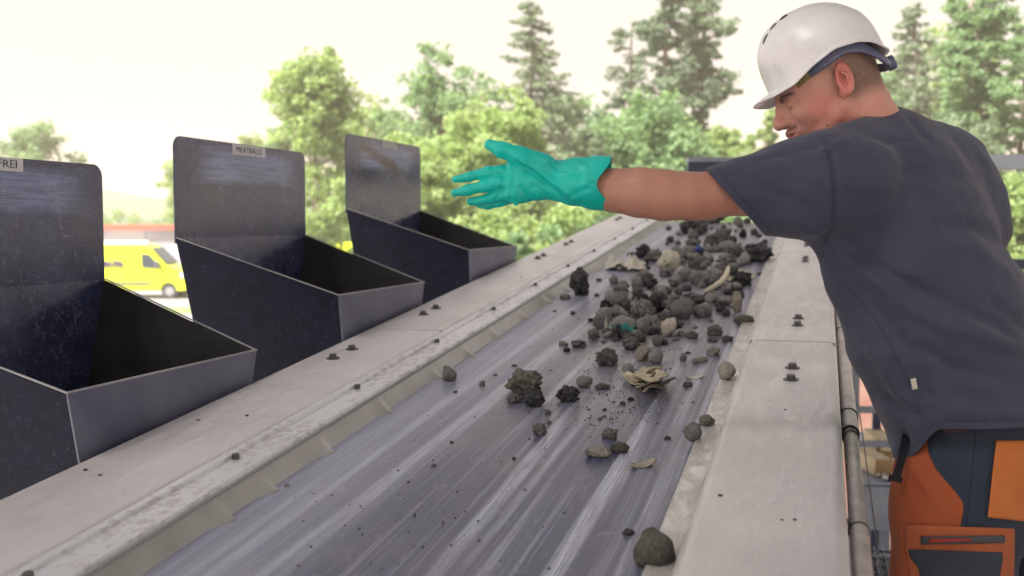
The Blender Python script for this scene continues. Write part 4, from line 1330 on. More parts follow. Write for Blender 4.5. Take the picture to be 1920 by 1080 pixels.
# crumbs on the cover plates
for k, (px, py) in enumerate([(463, 780), (372, 788), (160, 882), (188, 892), (290, 800), (1472, 768), (1466, 975), (1490, 975), (1350, 930), (977, 520), (1060, 478)]):
    r_ = ray(px, py); t = (0 - CH) / (r_ @ CN); P = CAM + r_ * t
    o_ = bpy.data.objects.new("crumb", KM['clod'][k % 5]); COL.objects.link(o_); o_.location = P - CN * .0008; w = .006 + .004 * rng.random()
    o_.scale = (w, w, w * .7); o_.rotation_euler = (EL, 0, rng.random() * 6)
    tag(o_, 'dirt crumb lying on the left grey cover plate' if px < 1200 else 'dirt crumb lying on the right grey cover plate', 'crumb', 'crumbs on the left cover plate' if px < 1200 else 'crumbs on the right cover plate')

# ------------------------------------------------------------------ the worker: smooth implicit surfaces turned into meshes
D0 = 2.05
KU = D0 / FPX                     # one modelling unit = one photo pixel at the worker's distance (about 1 mm)


def Q(px, py, w=0.0):
    s = 1 + w / FPX
    return np.array([(px - 960) * s, (540 - py) * s, w], dtype=np.float64)


def to_world(P):
    P = np.asarray(P, dtype=np.float64)
    return CAM + (P[:, :1] * RGT + P[:, 1:2] * UPV) * KU + FWD * (D0 + P[:, 2:3] * KU)


def to_px(P):
    s = 1 + P[:, 2] / FPX
    return 960 + P[:, 0] / s, 540 - P[:, 1] / s


def from_world(p):
    d = np.asarray(p) - CAM
    return np.array([d @ RGT / KU, d @ UPV / KU, (d @ FWD - D0) / KU])


def smooth(a, b, x):
    t = np.clip((x - a) / (b - a), 0, 1); return t * t * (3 - 2 * t)


class Field:
    def __init__(s, xs, ys, zs):
        s.xs, s.ys, s.zs = [np.asarray(a, dtype=np.float32) for a in (xs, ys, zs)]
        s.F = np.full((len(xs), len(ys), len(zs)), 60.0, dtype=np.float32)

    def region(s, lo, hi):
        sl = []
        for a, l, h in zip((s.xs, s.ys, s.zs), lo, hi):
            i0 = max(int(np.searchsorted(a, l)) - 1, 0); i1 = min(int(np.searchsorted(a, h)) + 1, len(a))
            sl.append(slice(i0, max(i1, i0 + 1)))
        sl = tuple(sl)
        return sl, s.xs[sl[0]][:, None, None], s.ys[sl[1]][None, :, None], s.zs[sl[2]][None, None, :]

    def comb(s, sl, d, k, sub=False):
        A = s.F[sl]
        if sub: A = -A                                         # result is -smin(-A, d)
        h = np.clip(.5 + .5 * (A - d) / k, 0, 1)
        r = A + (d - A) * h - k * h * (1 - h)
        s.F[sl] = -r if sub else r

    def limb(s, pts, k=10, A=None, sub=False):
        """chain of (point, radius) or (point, r_major, r_minor) sections; A is the major axis"""
        for p, q in zip(pts[:-1], pts[1:]):
            a, b = np.array(p[0], float), np.array(q[0], float)
            ra, rb = p[1:], q[1:]
            R = max(max(ra), max(rb)) + 2.2 * k + 14
            sl, X, Y, Z = s.region(np.minimum(a, b) - R, np.maximum(a, b) + R)
            d = b - a; L2 = float(d @ d) + 1e-6
            t = np.clip(((X - a[0]) * d[0] + (Y - a[1]) * d[1] + (Z - a[2]) * d[2]) / L2, 0, 1).astype(np.float32)
            ex, ey, ez = X - a[0] - t * d[0], Y - a[1] - t * d[1], Z - a[2] - t * d[2]
            if len(ra) == 1:
                D = np.sqrt(ex * ex + ey * ey + ez * ez) - (ra[0] + (rb[0] - ra[0]) * t)
            else:
                n = d / math.sqrt(L2); Aj = np.array(A, float); Aj = Aj - n * (Aj @ n); Aj /= np.linalg.norm(Aj); B = np.cross(n, Aj)
                r1 = ra[0] + (rb[0] - ra[0]) * t; r2 = ra[1] + (rb[1] - ra[1]) * t; r3 = np.minimum(r1, r2)
                qa = ex * Aj[0] + ey * Aj[1] + ez * Aj[2]; qb = ex * B[0] + ey * B[1] + ez * B[2]; qn = ex * n[0] + ey * n[1] + ez * n[2]
                k0 = np.sqrt((qa / r1) ** 2 + (qb / r2) ** 2 + (qn / r3) ** 2)
                k1 = np.sqrt((qa / r1 ** 2) ** 2 + (qb / r2 ** 2) ** 2 + (qn / r3 ** 2) ** 2) + 1e-6
                D = k0 * (k0 - 1) / k1
                D = np.where(k0 < .05, -r3, D)
            s.comb(sl, D.astype(np.float32), k, sub)
        return s

    def ell(s, c, radii, axes, k=8, sub=False):
        c = np.array(c, float); R = max(radii) + 2.2 * k + 10
        sl, X, Y, Z = s.region(c - R, c + R)
        X, Y, Z = X - c[0], Y - c[1], Z - c[2]
        k0 = 0; k1 = 0
        for r, a in zip(radii, axes):
            q = X * a[0] + Y * a[1] + Z * a[2]
            k0 = k0 + (q / r) ** 2; k1 = k1 + (q / r ** 2) ** 2
        k0 = np.sqrt(k0); D = k0 * (k0 - 1) / (np.sqrt(k1) + 1e-6); D = np.where(k0 < .05, -min(radii), D)
        s.comb(sl, D.astype(np.float32), k, sub)
        return s

    def nets(s):
        F = s.F; ins = F < 0
        nx, ny, nz = F.shape
        cs = ins[:-1, :-1, :-1].astype(np.int8)
        tot = np.zeros_like(cs)
        for i in (0, 1):
            for j in (0, 1):
                for k in (0, 1): tot += ins[i:nx - 1 + i, j:ny - 1 + j, k:nz - 1 + k]
        act = (tot > 0) & (tot < 8)
        I, J, K = np.nonzero(act)
        idx = np.full(act.shape, -1, dtype=np.int32); idx[I, J, K] = np.arange(len(I))
        acc = np.zeros((len(I), 3)); cnt = np.zeros(len(I)); ax = (s.xs, s.ys, s.zs)
        cor = [(i, j, k) for i in (0, 1) for j in (0, 1) for k in (0, 1)]
        for a in range(8):
            for b_ in range(a + 1, 8):
                df = [cor[b_][m] - cor[a][m] for m in range(3)]
                if sum(abs(x) for x in df) != 1: continue
                fa = F[I + cor[a][0], J + cor[a][1], K + cor[a][2]]; fb = F[I + cor[b_][0], J + cor[b_][1], K + cor[b_][2]]
                m = (fa < 0) != (fb < 0)
                t = np.where(m, fa / np.where(m, fa - fb, 1), 0)
                for c_, (arr, ix) in enumerate(zip(ax, (I, J, K))):
                    pa = arr[ix + cor[a][c_]]; pb = arr[ix + cor[b_][c_]]
                    acc[:, c_] += np.where(m, pa + (pb - pa) * t, 0)
                cnt += m
        V = acc / cnt[:, None]
        quads = []
        for axis in range(3):
            sa = [slice(None)] * 3; sb = [slice(None)] * 3; sa[axis] = slice(0, -1); sb[axis] = slice(1, None)
            A, B = ins[tuple(sa)], ins[tuple(sb)]
            ch = A != B
            o1, o2 = [(1, 2), (2, 0), (0, 1)][axis]
            m = ch.copy(); lim = [slice(None)] * 3; z = np.zeros_like(m); lim[o1] = slice(1, -1); lim[o2] = slice(1, -1)
            z[tuple(lim)] = True; m &= z
            P = np.array(np.nonzero(m))
            sgn = A[tuple(P)]

            def cell(d1, d2):
                R = P.copy(); R[o1] -= d1; R[o2] -= d2; return idx[tuple(R)]
            q = np.stack([cell(1, 1), cell(0, 1), cell(0, 0), cell(1, 0)], 1)
            q[~sgn] = q[~sgn][:, ::-1]
            quads.append(q[(q >= 0).all(1)])
        return V, np.concatenate(quads)

    def sample(s, P):
        """trilinear value at points"""
        ix = []; tt = []
        for a, c in zip((s.xs, s.ys, s.zs), P.T):
            i = np.clip(np.searchsorted(a, c) - 1, 0, len(a) - 2); ix.append(i); tt.append(np.clip((c - a[i]) / (a[i + 1] - a[i]), 0, 1))
        r = 0
        for i in (0, 1):
            for j in (0, 1):
                for k in (0, 1):
                    w = (tt[0] if i else 1 - tt[0]) * (tt[1] if j else 1 - tt[1]) * (tt[2] if k else 1 - tt[2])
                    r = r + w * s.F[ix[0] + i, ix[1] + j, ix[2] + k]
        return r


def relax(V, Fq, n=2, lam=.5):
    E = np.concatenate([Fq[:, [0, 1]], Fq[:, [1, 2]], Fq[:, [2, 3]], Fq[:, [3, 0]]])
    deg = np.bincount(E.ravel(), minlength=len(V)).astype(float)
    for it in range(n):
        for l in (lam, -lam * 1.03):
            S_ = np.zeros_like(V)
            for c in range(3):
                S_[:, c] = np.bincount(E[:, 0], V[E[:, 1], c], len(V)) + np.bincount(E[:, 1], V[E[:, 0], c], len(V))
            V = V + l * (S_ / np.maximum(deg, 1)[:, None] - V)
    return V


def normals(V, Fq):
    n = np.cross(V[Fq[:, 2]] - V[Fq[:, 0]], V[Fq[:, 3]] - V[Fq[:, 1]])
    N_ = np.zeros_like(V)
    for c in range(3):
        for k in range(4): N_[:, c] += np.bincount(Fq[:, k], n[:, c], len(V))
    return N_ / (np.linalg.norm(N_, axis=1)[:, None] + 1e-9)


def seg_dist(px, py, a, b):
    d = np.array(b, float) - np.array(a, float); L2 = d @ d
    t = np.clip(((px - a[0]) * d[0] + (py - a[1]) * d[1]) / L2, 0, 1)
    return np.hypot(px - a[0] - t * d[0], py - a[1] - t * d[1]), t


def polyline_dist(px, py, pts):
    return np.min([seg_dist(px, py, a, b)[0] for a, b in zip(pts[:-1], pts[1:])], axis=0)


def folds(V, Fq, lst, near=None):
    """push soft creases (+ridge / -valley) into the surface: (polyline, amplitude, width)"""
    Nn = normals(V, Fq); px, py = to_px(V); off = np.zeros(len(V))
    facing = smooth(-.1, .35, -Nn[:, 2])
    for pts, amp, wd in lst:
        for a, b in zip(pts[:-1], pts[1:]):
            pass
        d = polyline_dist(px, py, pts)
        ends = np.minimum(np.hypot(px - pts[0][0], py - pts[0][1]), np.hypot(px - pts[-1][0], py - pts[-1][1]))
        off += amp * np.exp(-(d / wd) ** 2) * smooth(0, wd * 2.2, ends + wd * .4)
    return V + Nn * (off * facing)[:, None]


def noise3(P, sc, seed=0):
    return np.array([noise.noise(Vector((p[0] * sc[0] + seed, p[1] * sc[1], p[2] * sc[2]))) for p in P])


def clip(V, Fq, c, attrs=None, jump=40):
    """keep the part of the surface where the vertex function c <= 0, cutting faces exactly along c = 0"""
    attrs = attrs or {}
    Fc = c[Fq]; full = (Fc <= 0).all(1); mixed = ~full & (Fc <= 0).any(1) & ((Fc.max(1) - Fc.min(1)) < jump)
    full |= (~full) & (Fc <= 0).any(1) & ((Fc.max(1) - Fc.min(1)) >= jump) & ((Fc <= 0).sum(1) >= 3)
    faces = [tuple(q) for q in Fq[full]]
    nv = []; na = {k: [] for k in attrs}; cache = {}; base = len(V)
    for q in Fq[mixed]:
        out = []
        for i in range(4):
            a, b = int(q[i]), int(q[(i + 1) % 4])
            if c[a] <= 0: out.append(a)
            if (c[a] <= 0) != (c[b] <= 0):
                key = (min(a, b), max(a, b))
                if key not in cache:
                    t = c[key[0]] / (c[key[0]] - c[key[1]]); cache[key] = base + len(nv)
                    nv.append(V[key[0]] * (1 - t) + V[key[1]] * t)
                    for k in attrs: na[k].append(attrs[k][key[0]] * (1 - t) + attrs[k][key[1]] * t)
                out.append(cache[key])
        if len(out) >= 3: faces.append(tuple(out))
    if nv:
        V = np.concatenate([V, np.array(nv)]); attrs = {k: np.concatenate([attrs[k], na[k]]) for k in attrs}
    used = np.unique(np.concatenate([np.array(f) for f in faces])); rem = np.full(len(V), -1); rem[used] = np.arange(len(used))
    return V[used], [tuple(int(rem[i]) for i in f) for f in faces], {k: v[used] for k, v in attrs.items()}


def add_attr(me, name, val):
    a = me.attributes.new(name, 'FLOAT', 'POINT'); a.data.foreach_set('value', np.asarray(val, dtype=np.float32))


FLOOR = WZ
person_loc = at_z(1805, 1705, FLOOR)
person = empty("person", person_loc)
tag(person, 'worker in white hard hat, grey t-shirt and green glove reaching over the belt', 'person')


def part(name, V, Fq, mat, attrs=None, parent=None, thick=0, smooth_=True):
    W_ = to_world(V) - np.array(person_loc)
    me = mesh(name, W_, Fq, smooth_)
    # modelling frame is left-handed, so flip the faces
    me.flip_normals()
    for k, v in (attrs or {}).items(): add_attr(me, k, v)
    o_ = link(name, me, mat, parent or person)
    if thick:
        m_ = o_.modifiers.new("solid", 'SOLIDIFY'); m_.thickness = thick; m_.offset = -1
    return o_


# ---- head frame
PSI, TH = math.radians(10), math.radians(25)
f0 = np.array([-math.cos(PSI), 0, math.sin(PSI)]); yv = np.array([0, 1.0, 0]); lv = np.array([-math.sin(PSI), 0, -math.cos(PSI)])
hf = f0 * math.cos(TH) - yv * math.sin(TH); hu = yv * math.cos(TH) + f0 * math.sin(TH)
HC = Q(1562, 165, 0)


def Hd(F_, U_, L_=0.0): return HC + hf * F_ + hu * U_ + lv * L_


def grid_axis(lo, hi, fine_lo, fine_hi, fine, coarse):
    a = [lo]
    while a[-1] < hi:
        a.append(a[-1] + (fine if fine_lo <= a[-1] < fine_hi else coarse))
    return a


body = Field(grid_axis(80, 960, 470, 720, 2.0, 5.0), grid_axis(-130, 560, 275, 560, 2.0, 5.0), grid_axis(-230, 330, -110, 90, 2.5, 6.0))
ax3 = (hf, hu, lv)
B = body
B.ell(Hd(2, 42), (97, 84, 77), ax3, 10)
B.ell(Hd(30, -8), (66, 62, 68), ax3, 14)
B.ell(Hd(48, -38), (46, 52, 54), ax3, 14)                      # lower face
B.limb([(Hd(8, -42, 50), 16), (Hd(50, -72, 36), 15), (Hd(80, -88, 10), 15), (Hd(80, -88, -10), 15), (Hd(50, -72, -36), 15), (Hd(8, -42, -50), 16)], 14)
B.ell(Hd(88, -84), (17, 15, 20), ax3, 10)                      # chin
for sg in (1, -1):
    B.ell(Hd(62, -18, 38 * sg), (30, 24, 22), ax3, 12)          # cheek
    B.limb([(Hd(88, 26, 6 * sg), 13), (Hd(84, 28, 30 * sg), 11), (Hd(68, 22, 48 * sg), 9)], 8)   # brow
    B.ell(Hd(97, 5, 31 * sg), (17, 11, 17), ax3, 8, sub=True)   # socket
    B.ell(Hd(77, 4, 31 * sg), (14, 13, 15), ax3, 2)             # eyeball under the lowered lid
    B.limb([(Hd(90.5, 3, 21 * sg), 2.6), (Hd(91.5, -.5, 31 * sg), 2.8), (Hd(85, 1, 44 * sg), 2.4)], 3)   # lid edge
    B.ell(Hd(107, -22, 11 * sg), (12, 9, 8), ax3, 5)            # nostril wing
B.ell(Hd(89, -14), (18, 26, 19), ax3, 10)
B.limb([(Hd(94, 24), 9), (Hd(103, 6), 8), (Hd(116, -15), 9.5), (Hd(119, -21), 9)], 7)   # nose
B.limb([(Hd(100, -44, 20), 4), (Hd(107, -42, 6), 6), (Hd(107, -42, -6), 6), (Hd(100, -44, -20), 4)], 6)   # upper lip
B.limb([(Hd(97, -53, 18), 4.5), (Hd(103, -54, 5), 7), (Hd(103, -54, -5), 7), (Hd(97, -53, -18), 4.5)], 6)
B.ell(Hd(88, -48), (18, 15, 26), ax3, 10)
B.limb([(Hd(102, -48.5, 22), 1.6), (Hd(111, -48, 0), 2.2), (Hd(102, -48.5, -22), 1.6)], 2, sub=True)
for sg in (1, -1):                                             # ears
    eo = lv * sg * .94 - hf * .34
    e1 = hu * .97 - hf * .22; e2 = np.cross(eo, e1)
    c = Hd(-10, -2, 76 * sg)
    B.ell(c + eo * 3, (31, 17.5, 7), (e1, e2, eo), 3)
    B.ell(c - e1 * 22 + hf * 5 * 1, (12, 9, 7), (e1, e2, eo), 4)
    B.ell(c + eo * 9 + e1 * 1 + hf * 3, (20, 9.5, 8), (e1, e2, eo), 2, sub=True)
    B.limb([(c + eo * 6 + e1 * 12 + hf * 5, 2.6), (c + eo * 7 + e1 * 4 - hf * 3, 2.8), (c + eo * 6 - e1 * 10 - hf * 2, 2.6)], 2)
    B.ell(c + eo * 3 + hf * 12 - e1 * 3, (6, 5, 5), ax3, 4)
# neck, inner torso and shoulders
NB = Q(1668, 300, 5)
TA = (.707, 0, .707)
B.limb([(Hd(-30, -10), 56), (Hd(-24, -60), 57), (NB, 66)], 14)
B.limb([(Hd(10, -70), 38), (Q(1630, 300, 0), 50)], 14)
B.limb([(NB, 62), (Q(1572, 315, -105), 50)], 20)
B.limb([(NB, 62), (Q(1775, 318, 125), 50)], 20)
B.limb([(Q(1690, 330, 0), 150, 88), (Q(1712, 430, 0), 170, 112), (Q(1735, 540, 0), 175, 120), (Q(1760, 600, 0), 170, 118)], 20, TA)
# left arm (near the camera) stretched over the belt
w1 = -130


def rr_(r, w): return r * (1 + w / FPX)


B.limb([(Q(1590, 330, -112), 54), (Q(1500, 345, -118), 52), (Q(1400, 358, -125), rr_(46, w1)), (Q(1335, 365, -130), rr_(43, w1)), (Q(1292, 368, -133), rr_(44, w1)),
        (Q(1245, 366, -132), rr_(47, w1)), (Q(1200, 361, -130), rr_(46, w1)), (Q(1150, 357, -122), rr_(40, w1)), (Q(1112, 350, -118), rr_(32, w1)), (Q(1055, 342, -118), 24), (Q(1030, 340, -118), 20)], 8)
B.ell(Q(1315, 404, -128), (20, 7, 14), np.eye(3), 8)            # elbow bone
# right arm, bent behind the torso
B.limb([(Q(1775, 330, 130), 52), (Q(1846, 410, 160), 44), (Q(1874, 446, 175), 32), (Q(1868, 462, 190), 34), (Q(1830, 550, 225), 36), (Q(1780, 630, 250), 27), (Q(1765, 652, 256), 24)], 8)
V, Fq = body.nets(); V = relax(V, Fq, 2)
d = V - HC; hF, hU, hL = d @ hf, d @ hu, d @ lv
inhead = (np.abs(hF) < 140) & (hU > -110) & (hU < 150) & (np.abs(hL) < 100)
hairline = np.where(hF < -12, -52, np.where(hF < 8, -52 + (hF + 12) / 20 * 62, 10 + (hF - 8) * .45))
hair = smooth(-4, 34, hU - hairline) * inhead
ear = smooth(72, 79, np.abs(hL)) * smooth(30, 22, np.hypot(hF + 14, (hU + 3) * .66)) * inhead; hair = hair * (1 - ear)
brow = np.exp(-((hU - 21 - .10 * (np.abs(hL) - 25) + .012 * (np.abs(hL) - 30) ** 2) / 4.5) ** 2) * smooth(8, 14, np.abs(hL)) * smooth(56, 48, np.abs(hL)) * (hF > 60) * inhead
lash = .3 * np.exp(-((hU + 1.2 + .004 * (np.abs(hL) - 31) ** 2) / 1.5) ** 2) * smooth(18, 23, np.abs(hL)) * smooth(44, 38, np.abs(hL)) * (hF > 80) * inhead
beard = (np.exp(-((hU + 37) / 5.0) ** 2) * (np.abs(hL) < 26) * (hF > 92) * .9 + np.exp(-(((hU + 66) / 7) ** 2 + (hL / 13) ** 2)) * (hF > 80) * .7 + .22 * smooth(-30, -55, hU) * smooth(20, 45, hF) * (hU > -110)) * inhead
lip = (np.exp(-((hU + 48) / 7.5) ** 2) * (np.abs(hL) < 21) * (hF > 99)) * inhead
pxv, pyv = to_px(V)
red = np.clip(ear * .9 + .75 * np.exp(-(((hF - 45) / 34) ** 2 + ((hU + 30) / 34) ** 2)) * inhead + .35 * smooth(-30, -70, hU) * inhead * (hF > -60) + .5 * np.exp(-(((pxv - 1345) / 60) ** 2 + ((pyv - 400) / 30) ** 2)) + .5 * np.exp(-((hF - 118) / 12) ** 2) * inhead, 0, 1)
mole = np.exp(-((np.hypot(pxv - 1552, pyv - 236)) / 2.2) ** 4) * (V[:, 2] < 0)
n = N("skin"); geo = n.coord()
f = n.noise(9, geo, 5, .6); f2 = n.noise(55, geo, 4, .6)
col = n.mix(n.ramp(f, (.35, 0), (.65, 1)), (.50, .255, .20), (.60, .335, .27))
col = n.mix(n.math('MULTIPLY', n.attr('red'), n.ramp(f2, (.2, .75), (.8, 1.0))), col, (.60, .19, .165))
col = n.mix(n.math('MULTIPLY', n.attr('armt'), .65), col, (.34, .155, .105))
col = n.mix(n.math('MULTIPLY', n.attr('lip'), .6), col, (.33, .10, .085))
col = n.mix(n.ramp(n.noise(130, geo, 4, .7), (.55, 0), (.72, .35)), col, (.30, .12, .09))
fh = n.noise(600, geo, 2, .6)
col = n.mix(n.math('MULTIPLY', n.attr('hair'), n.ramp(fh, (.35, .50), (.6, .88))), col, (.065, .048, .036))
col = n.mix(n.math('MULTIPLY', n.attr('brow'), .88), col, (.028, .020, .016))
col = n.mix(n.math('MULTIPLY', n.attr('beard'), n.ramp(fh, (.35, .5), (.6, 1.0))), col, (.060, .042, .034))
n.set(color=col, rough=.5, sss=.12, spec=.35)
n.p.inputs['Subsurface Radius'].default_value = (.012, .005, .003)
n.bump(n.noise(260, geo, 4, .6), .12, .001)
skin = n.m
armt = smooth(1440, 1340, pxv) * smooth(250, 290, pyv)
part("body", V, Fq, skin, dict(hair=hair, brow=np.clip(brow + lash + mole, 0, 1), beard=np.clip(beard, 0, 1), lip=np.clip(lip, 0, 1), red=red, armt=armt))

# ---- t-shirt
sh = Field(np.arange(300, 1110, 4.0), np.arange(-380, 370, 4.0), np.arange(-270, 260, 4.5))
sh.limb([(Q(1662, 268, 8), 78, 66), (Q(1690, 330, 0), 168, 100), (Q(1704, 400, 0), 188, 122), (Q(1722, 500, 0), 204, 142), (Q(1757, 600, 0), 212, 154),
         (Q(1796, 700, 0), 200, 146), (Q(1829, 800, 0), 186, 140), (Q(1842, 850, 0), 184, 140), (Q(1856, 930, 0), 176, 130)], 24, TA)
sh.limb([(Q(1655, 276, -18), 62), (Q(1610, 292, -66), 62), (Q(1562, 312, -112), 66)], 26)
sh.limb([(Q(1682, 270, 24), 62), (Q(1778, 316, 126), 66)], 26)
sh.limb([(Q(1590, 345, -112), rr_(98, -112)), (Q(1540, 350, -118), rr_(98, -118)), (Q(1490, 354, -122), rr_(90, -122)), (Q(1430, 361, -126), rr_(74, -126)), (Q(1380, 366, -128), rr_(62, -128)), (Q(1300, 374, -130), rr_(50, -130))], 18)
sh.limb([(Q(1766, 330, 100), 76), (Q(1808, 395, 110), 64), (Q(1832, 436, 118), 50)], 70)
sh.limb([(Q(1572, 440, -92), 52), (Q(1606, 520, -70), 46), (Q(1655, 600, -50), 52)], 30)
sh.limb([(Q(1712, 850, -60), 34), (Q(1706, 905, -70), 26)], 20)   # front hem hanging forward
V, Fq = sh.nets(); V = relax(V, Fq, 3)
px, py = to_px(V)
fl = [([(1548, 262), (1562, 300), (1568, 360), (1563, 425), (1545, 452)], -3.0, 5),
      ([(1440, 305), (1500, 318), (1548, 345)], 3.5, 12), ([(1420, 345), (1480, 372), (1530, 400)], -3.5, 11), ([(1450, 400), (1500, 420), (1545, 440)], 4, 11),
      ([(1560, 440), (1640, 500), (1760, 560), (1900, 620)], -6, 15), ([(1580, 470), (1660, 540), (1780, 610), (1930, 660)], 5, 14),
      ([(1600, 520), (1660, 600), (1720, 680), (1740, 760)], -4, 14), ([(1700, 640), (1790, 690), (1900, 715)], -4.5, 15),
      ([(1760, 420), (1830, 425), (1900, 470)], -5, 14), ([(1740, 455), (1830, 470), (1920, 530)], 4, 16), ([(1690, 330), (1770, 325), (1840, 345)], -2.5, 14),
      ([(1600, 385), (1700, 372), (1800, 395)], -2, 18), ([(1625, 250), (1665, 268), (1710, 262)], -3, 7), ([(1700, 215), (1722, 240), (1740, 262)], -3.5, 7),
      ([(1650, 740), (1690, 770), (1740, 790)], -4, 12), ([(1620, 640), (1665, 700), (1690, 760)], 4, 12), ([(1780, 760), (1850, 778), (1930, 770)], 3, 12),
      ([(1600, 258), (1560, 275), (1520, 300)], 3, 9), ([(1650, 560), (1740, 600), (1800, 640)], 3, 12), ([(1850, 560), (1900, 590), (1950, 640)], -4, 13),
      ([(1520, 470), (1545, 540), (1600, 650)], -3, 10), ([(1690, 800), (1700, 830), (1697, 855)], -5, 8), ([(1530, 270), (1470, 290), (1410, 305)], -2.5, 8)]
V = folds(V, Fq, [(p_, a_ * 1.7, w_) for p_, a_, w_ in fl])
Nn = normals(V, Fq)
nz_ = noise3(V, (.011, .017, .011), 3) * 4 + noise3(V, (.022, .035, .022), 9) * 2.0
V = V + Nn * nz_[:, None]
px, py = to_px(V)
hem = 805 + 54 * smooth(1765, 1700, px) - 6 * smooth(1850, 1960, px)
c_hem = py - hem
c_sl = np.where((px < 1500) & (py < 475), ((px - 1325) * -119 + (py - 318) * 105) / 158.7, -99)
cn = np.array([-.33, .945, .0]); cn /= np.linalg.norm(cn); P0 = Q(1640, 214, -20)
ndir = (Hd(-22, -40) - NB); ndir /= np.linalg.norm(ndir); rel = V - NB
raxis = np.linalg.norm(rel - (rel @ ndir)[:, None] * ndir, axis=1)
c_nk = np.where(raxis < 115, (V - P0) @ cn, -99)
c = np.maximum(np.maximum(c_hem, c_sl), c_nk)
side = polyline_dist(px, py, [(1572, 525), (1610, 560), (1650, 612), (1682, 670), (1702, 712), (1722, 760), (1732, 806)])
slv = polyline_dist(px, py, [(1540, 258), (1556, 300), (1563, 360), (1558, 425), (1545, 456)])
facing = Nn[:, 2] < .1
seam = np.where(facing, np.minimum(side, slv), 99)
seam = np.minimum(seam, np.abs(c_hem + 16)); seam = np.minimum(seam, np.where(c_sl > -60, np.abs(c_sl + 15), 99)); seam = np.minimum(seam, np.where(raxis < 105, np.abs(c_nk + 15), 99))
n = N("slate grey cotton"); co = n.coord()
f = n.noise(5, co, 5, .6); wv = n.noise(900, co, 2, .5)
col = n.mix(n.ramp(f, (.3, 0), (.7, 1)), (.037, .041, .076), (.052, .057, .098))
col = n.mix(n.math('MULTIPLY', n.ramp(wv, (.35, 0), (.65, .35)), 1.0), col, (.078, .083, .115))
col = n.mix(n.ramp(n.attr('seam'), (0.0, .55), (1.0, 0.0)), col, (.014, .016, .026))
n.set(color=col, rough=.85, sheen=.12, spec=.2)
n.bump(n.math('ADD', n.math('MULTIPLY', n.noise(18, n.coord(scale=(1, 1.6, 1.6)), 4, .55), 1.0), n.math('MULTIPLY', wv, .05)), .32, .012)
shirt_m = n.m
Vc, Fk, at_ = clip(V, Fq, c, dict(seam=np.clip(seam / 2.6, 0, 1)))
shirt = part("t_shirt", Vc, Fk, shirt_m, at_, thick=.0025)
sheetF = Field(sh.xs, sh.ys, sh.zs); sheetF.F = sh.F


def drape(name, left, right, nu, field, off, mat, parent, thick=.0015, attrs=None):
    """a patch laid on a surface: left/right are lists of (px, py) with the same rows"""
    rows = len(left); P = []
    for r in range(rows):
        for i in range(nu + 1):
            t = i / nu; P.append((left[r][0] * (1 - t) + right[r][0] * t, left[r][1] * (1 - t) + right[r][1] * t))
    P = np.array(P); w = np.full(len(P), -260.0); hit = np.zeros(len(P), bool)
    for step in range(170):
        pts = np.stack([(P[:, 0] - 960) * (1 + w / FPX), (540 - P[:, 1]) * (1 + w / FPX), w], 1)
        v = field.sample(pts); hit |= v < 0; w = np.where(hit, w, w + 2.0)
    w = np.where(hit, w, np.median(w[hit])) - off
    V_ = np.stack([(P[:, 0] - 960) * (1 + w / FPX), (540 - P[:, 1]) * (1 + w / FPX), w], 1)
    Fq_ = np.array([(r * (nu + 1) + i, r * (nu + 1) + i + 1, (r + 1) * (nu + 1) + i + 1, (r + 1) * (nu + 1) + i) for r in range(rows - 1) for i in range(nu)])
    o_ = part(name, V_, Fq_, mat, None, parent)
    m_ = o_.modifiers.new("solid", 'SOLIDIFY'); m_.thickness = thick; m_.offset = 0
    return o_


def rows(pts, n):
    """resample a polyline to n points"""
    pts = np.array(pts, float); L_ = np.r_[0, np.cumsum(np.hypot(*np.diff(pts, axis=0).T))]
    return [(np.interp(t, L_, pts[:, 0]), np.interp(t, L_, pts[:, 1])) for t in np.linspace(0, L_[-1], n)]


drape("tag", rows([(1707, 711), (1711, 731)], 6), rows([(1717, 709), (1721, 729)], 6), 4, sheetF, 7, simple("cream cloth tag", (.55, .52, .45), None, 20, .8), shirt)

# ---- trousers
zf = from_world(person_loc)[1]
tr = Field(np.arange(560, 1230, 5.0), grid_axis(-1190, -200, -570, -200, 4.0, 8.0), np.arange(-250, 290, 5.5))
tr.limb([(Q(1835, 780, 0), 168, 122), (Q(1846, 850, 0), 172, 128), (Q(1850, 925, 0), 168, 126)], 20, TA)
tr.limb([(Q(1796, 905, -66), 112), (Q(1790, 980, -76), 108), (Q(1785, 1080, -85), 100), (Q(1778, 1200, -90), 84), (Q(1772, 1330, -95), 68), (Q(1790, 1460, -85), 66), (Q(1806, 1640, -80), 58)], 26)
tr.limb([(Q(1925, 925, 80), 108), (Q(1925, 1080, 95), 98), (Q(1910, 1330, 100), 66), (Q(1925, 1460, 110), 64), (Q(1935, 1640, 115), 56)], 26)
V, Fq = tr.nets(); V = relax(V, Fq, 2)
V = folds(V, Fq, [([(1700, 880), (1740, 960), (1800, 985)], -3, 12), ([(1690, 980), (1695, 1040), (1700, 1080)], 4, 10), ([(1805, 830), (1815, 900), (1800, 960)], -3, 8),
                  ([(1745, 850), (1790, 870), (1850, 860)], -3, 10), ([(1840, 900), (1830, 960), (1835, 1000)], 3, 9), ([(1690, 830), (1720, 900), (1760, 930)], 2.5, 12)])
Nn = normals(V, Fq); V = V + Nn * (noise3(V, (.016, .012, .016), 5) * 5)[:, None]
px, py = to_px(V)
edge = np.interp(py, [790, 815, 850, 880, 900, 918, 942, 960, 985, 1100], [1735, 1737, 1741, 1755, 1772, 1788, 1806, 1806, 1801, 1796])
orange = (edge - px)
side2 = (px - np.interp(py, [790, 985, 1100], [1832, 1812, 1805]))
n = N("work trouser cloth"); co = n.coord()
f = n.noise(7, co, 5, .6); wv = n.noise(700, co, 2)
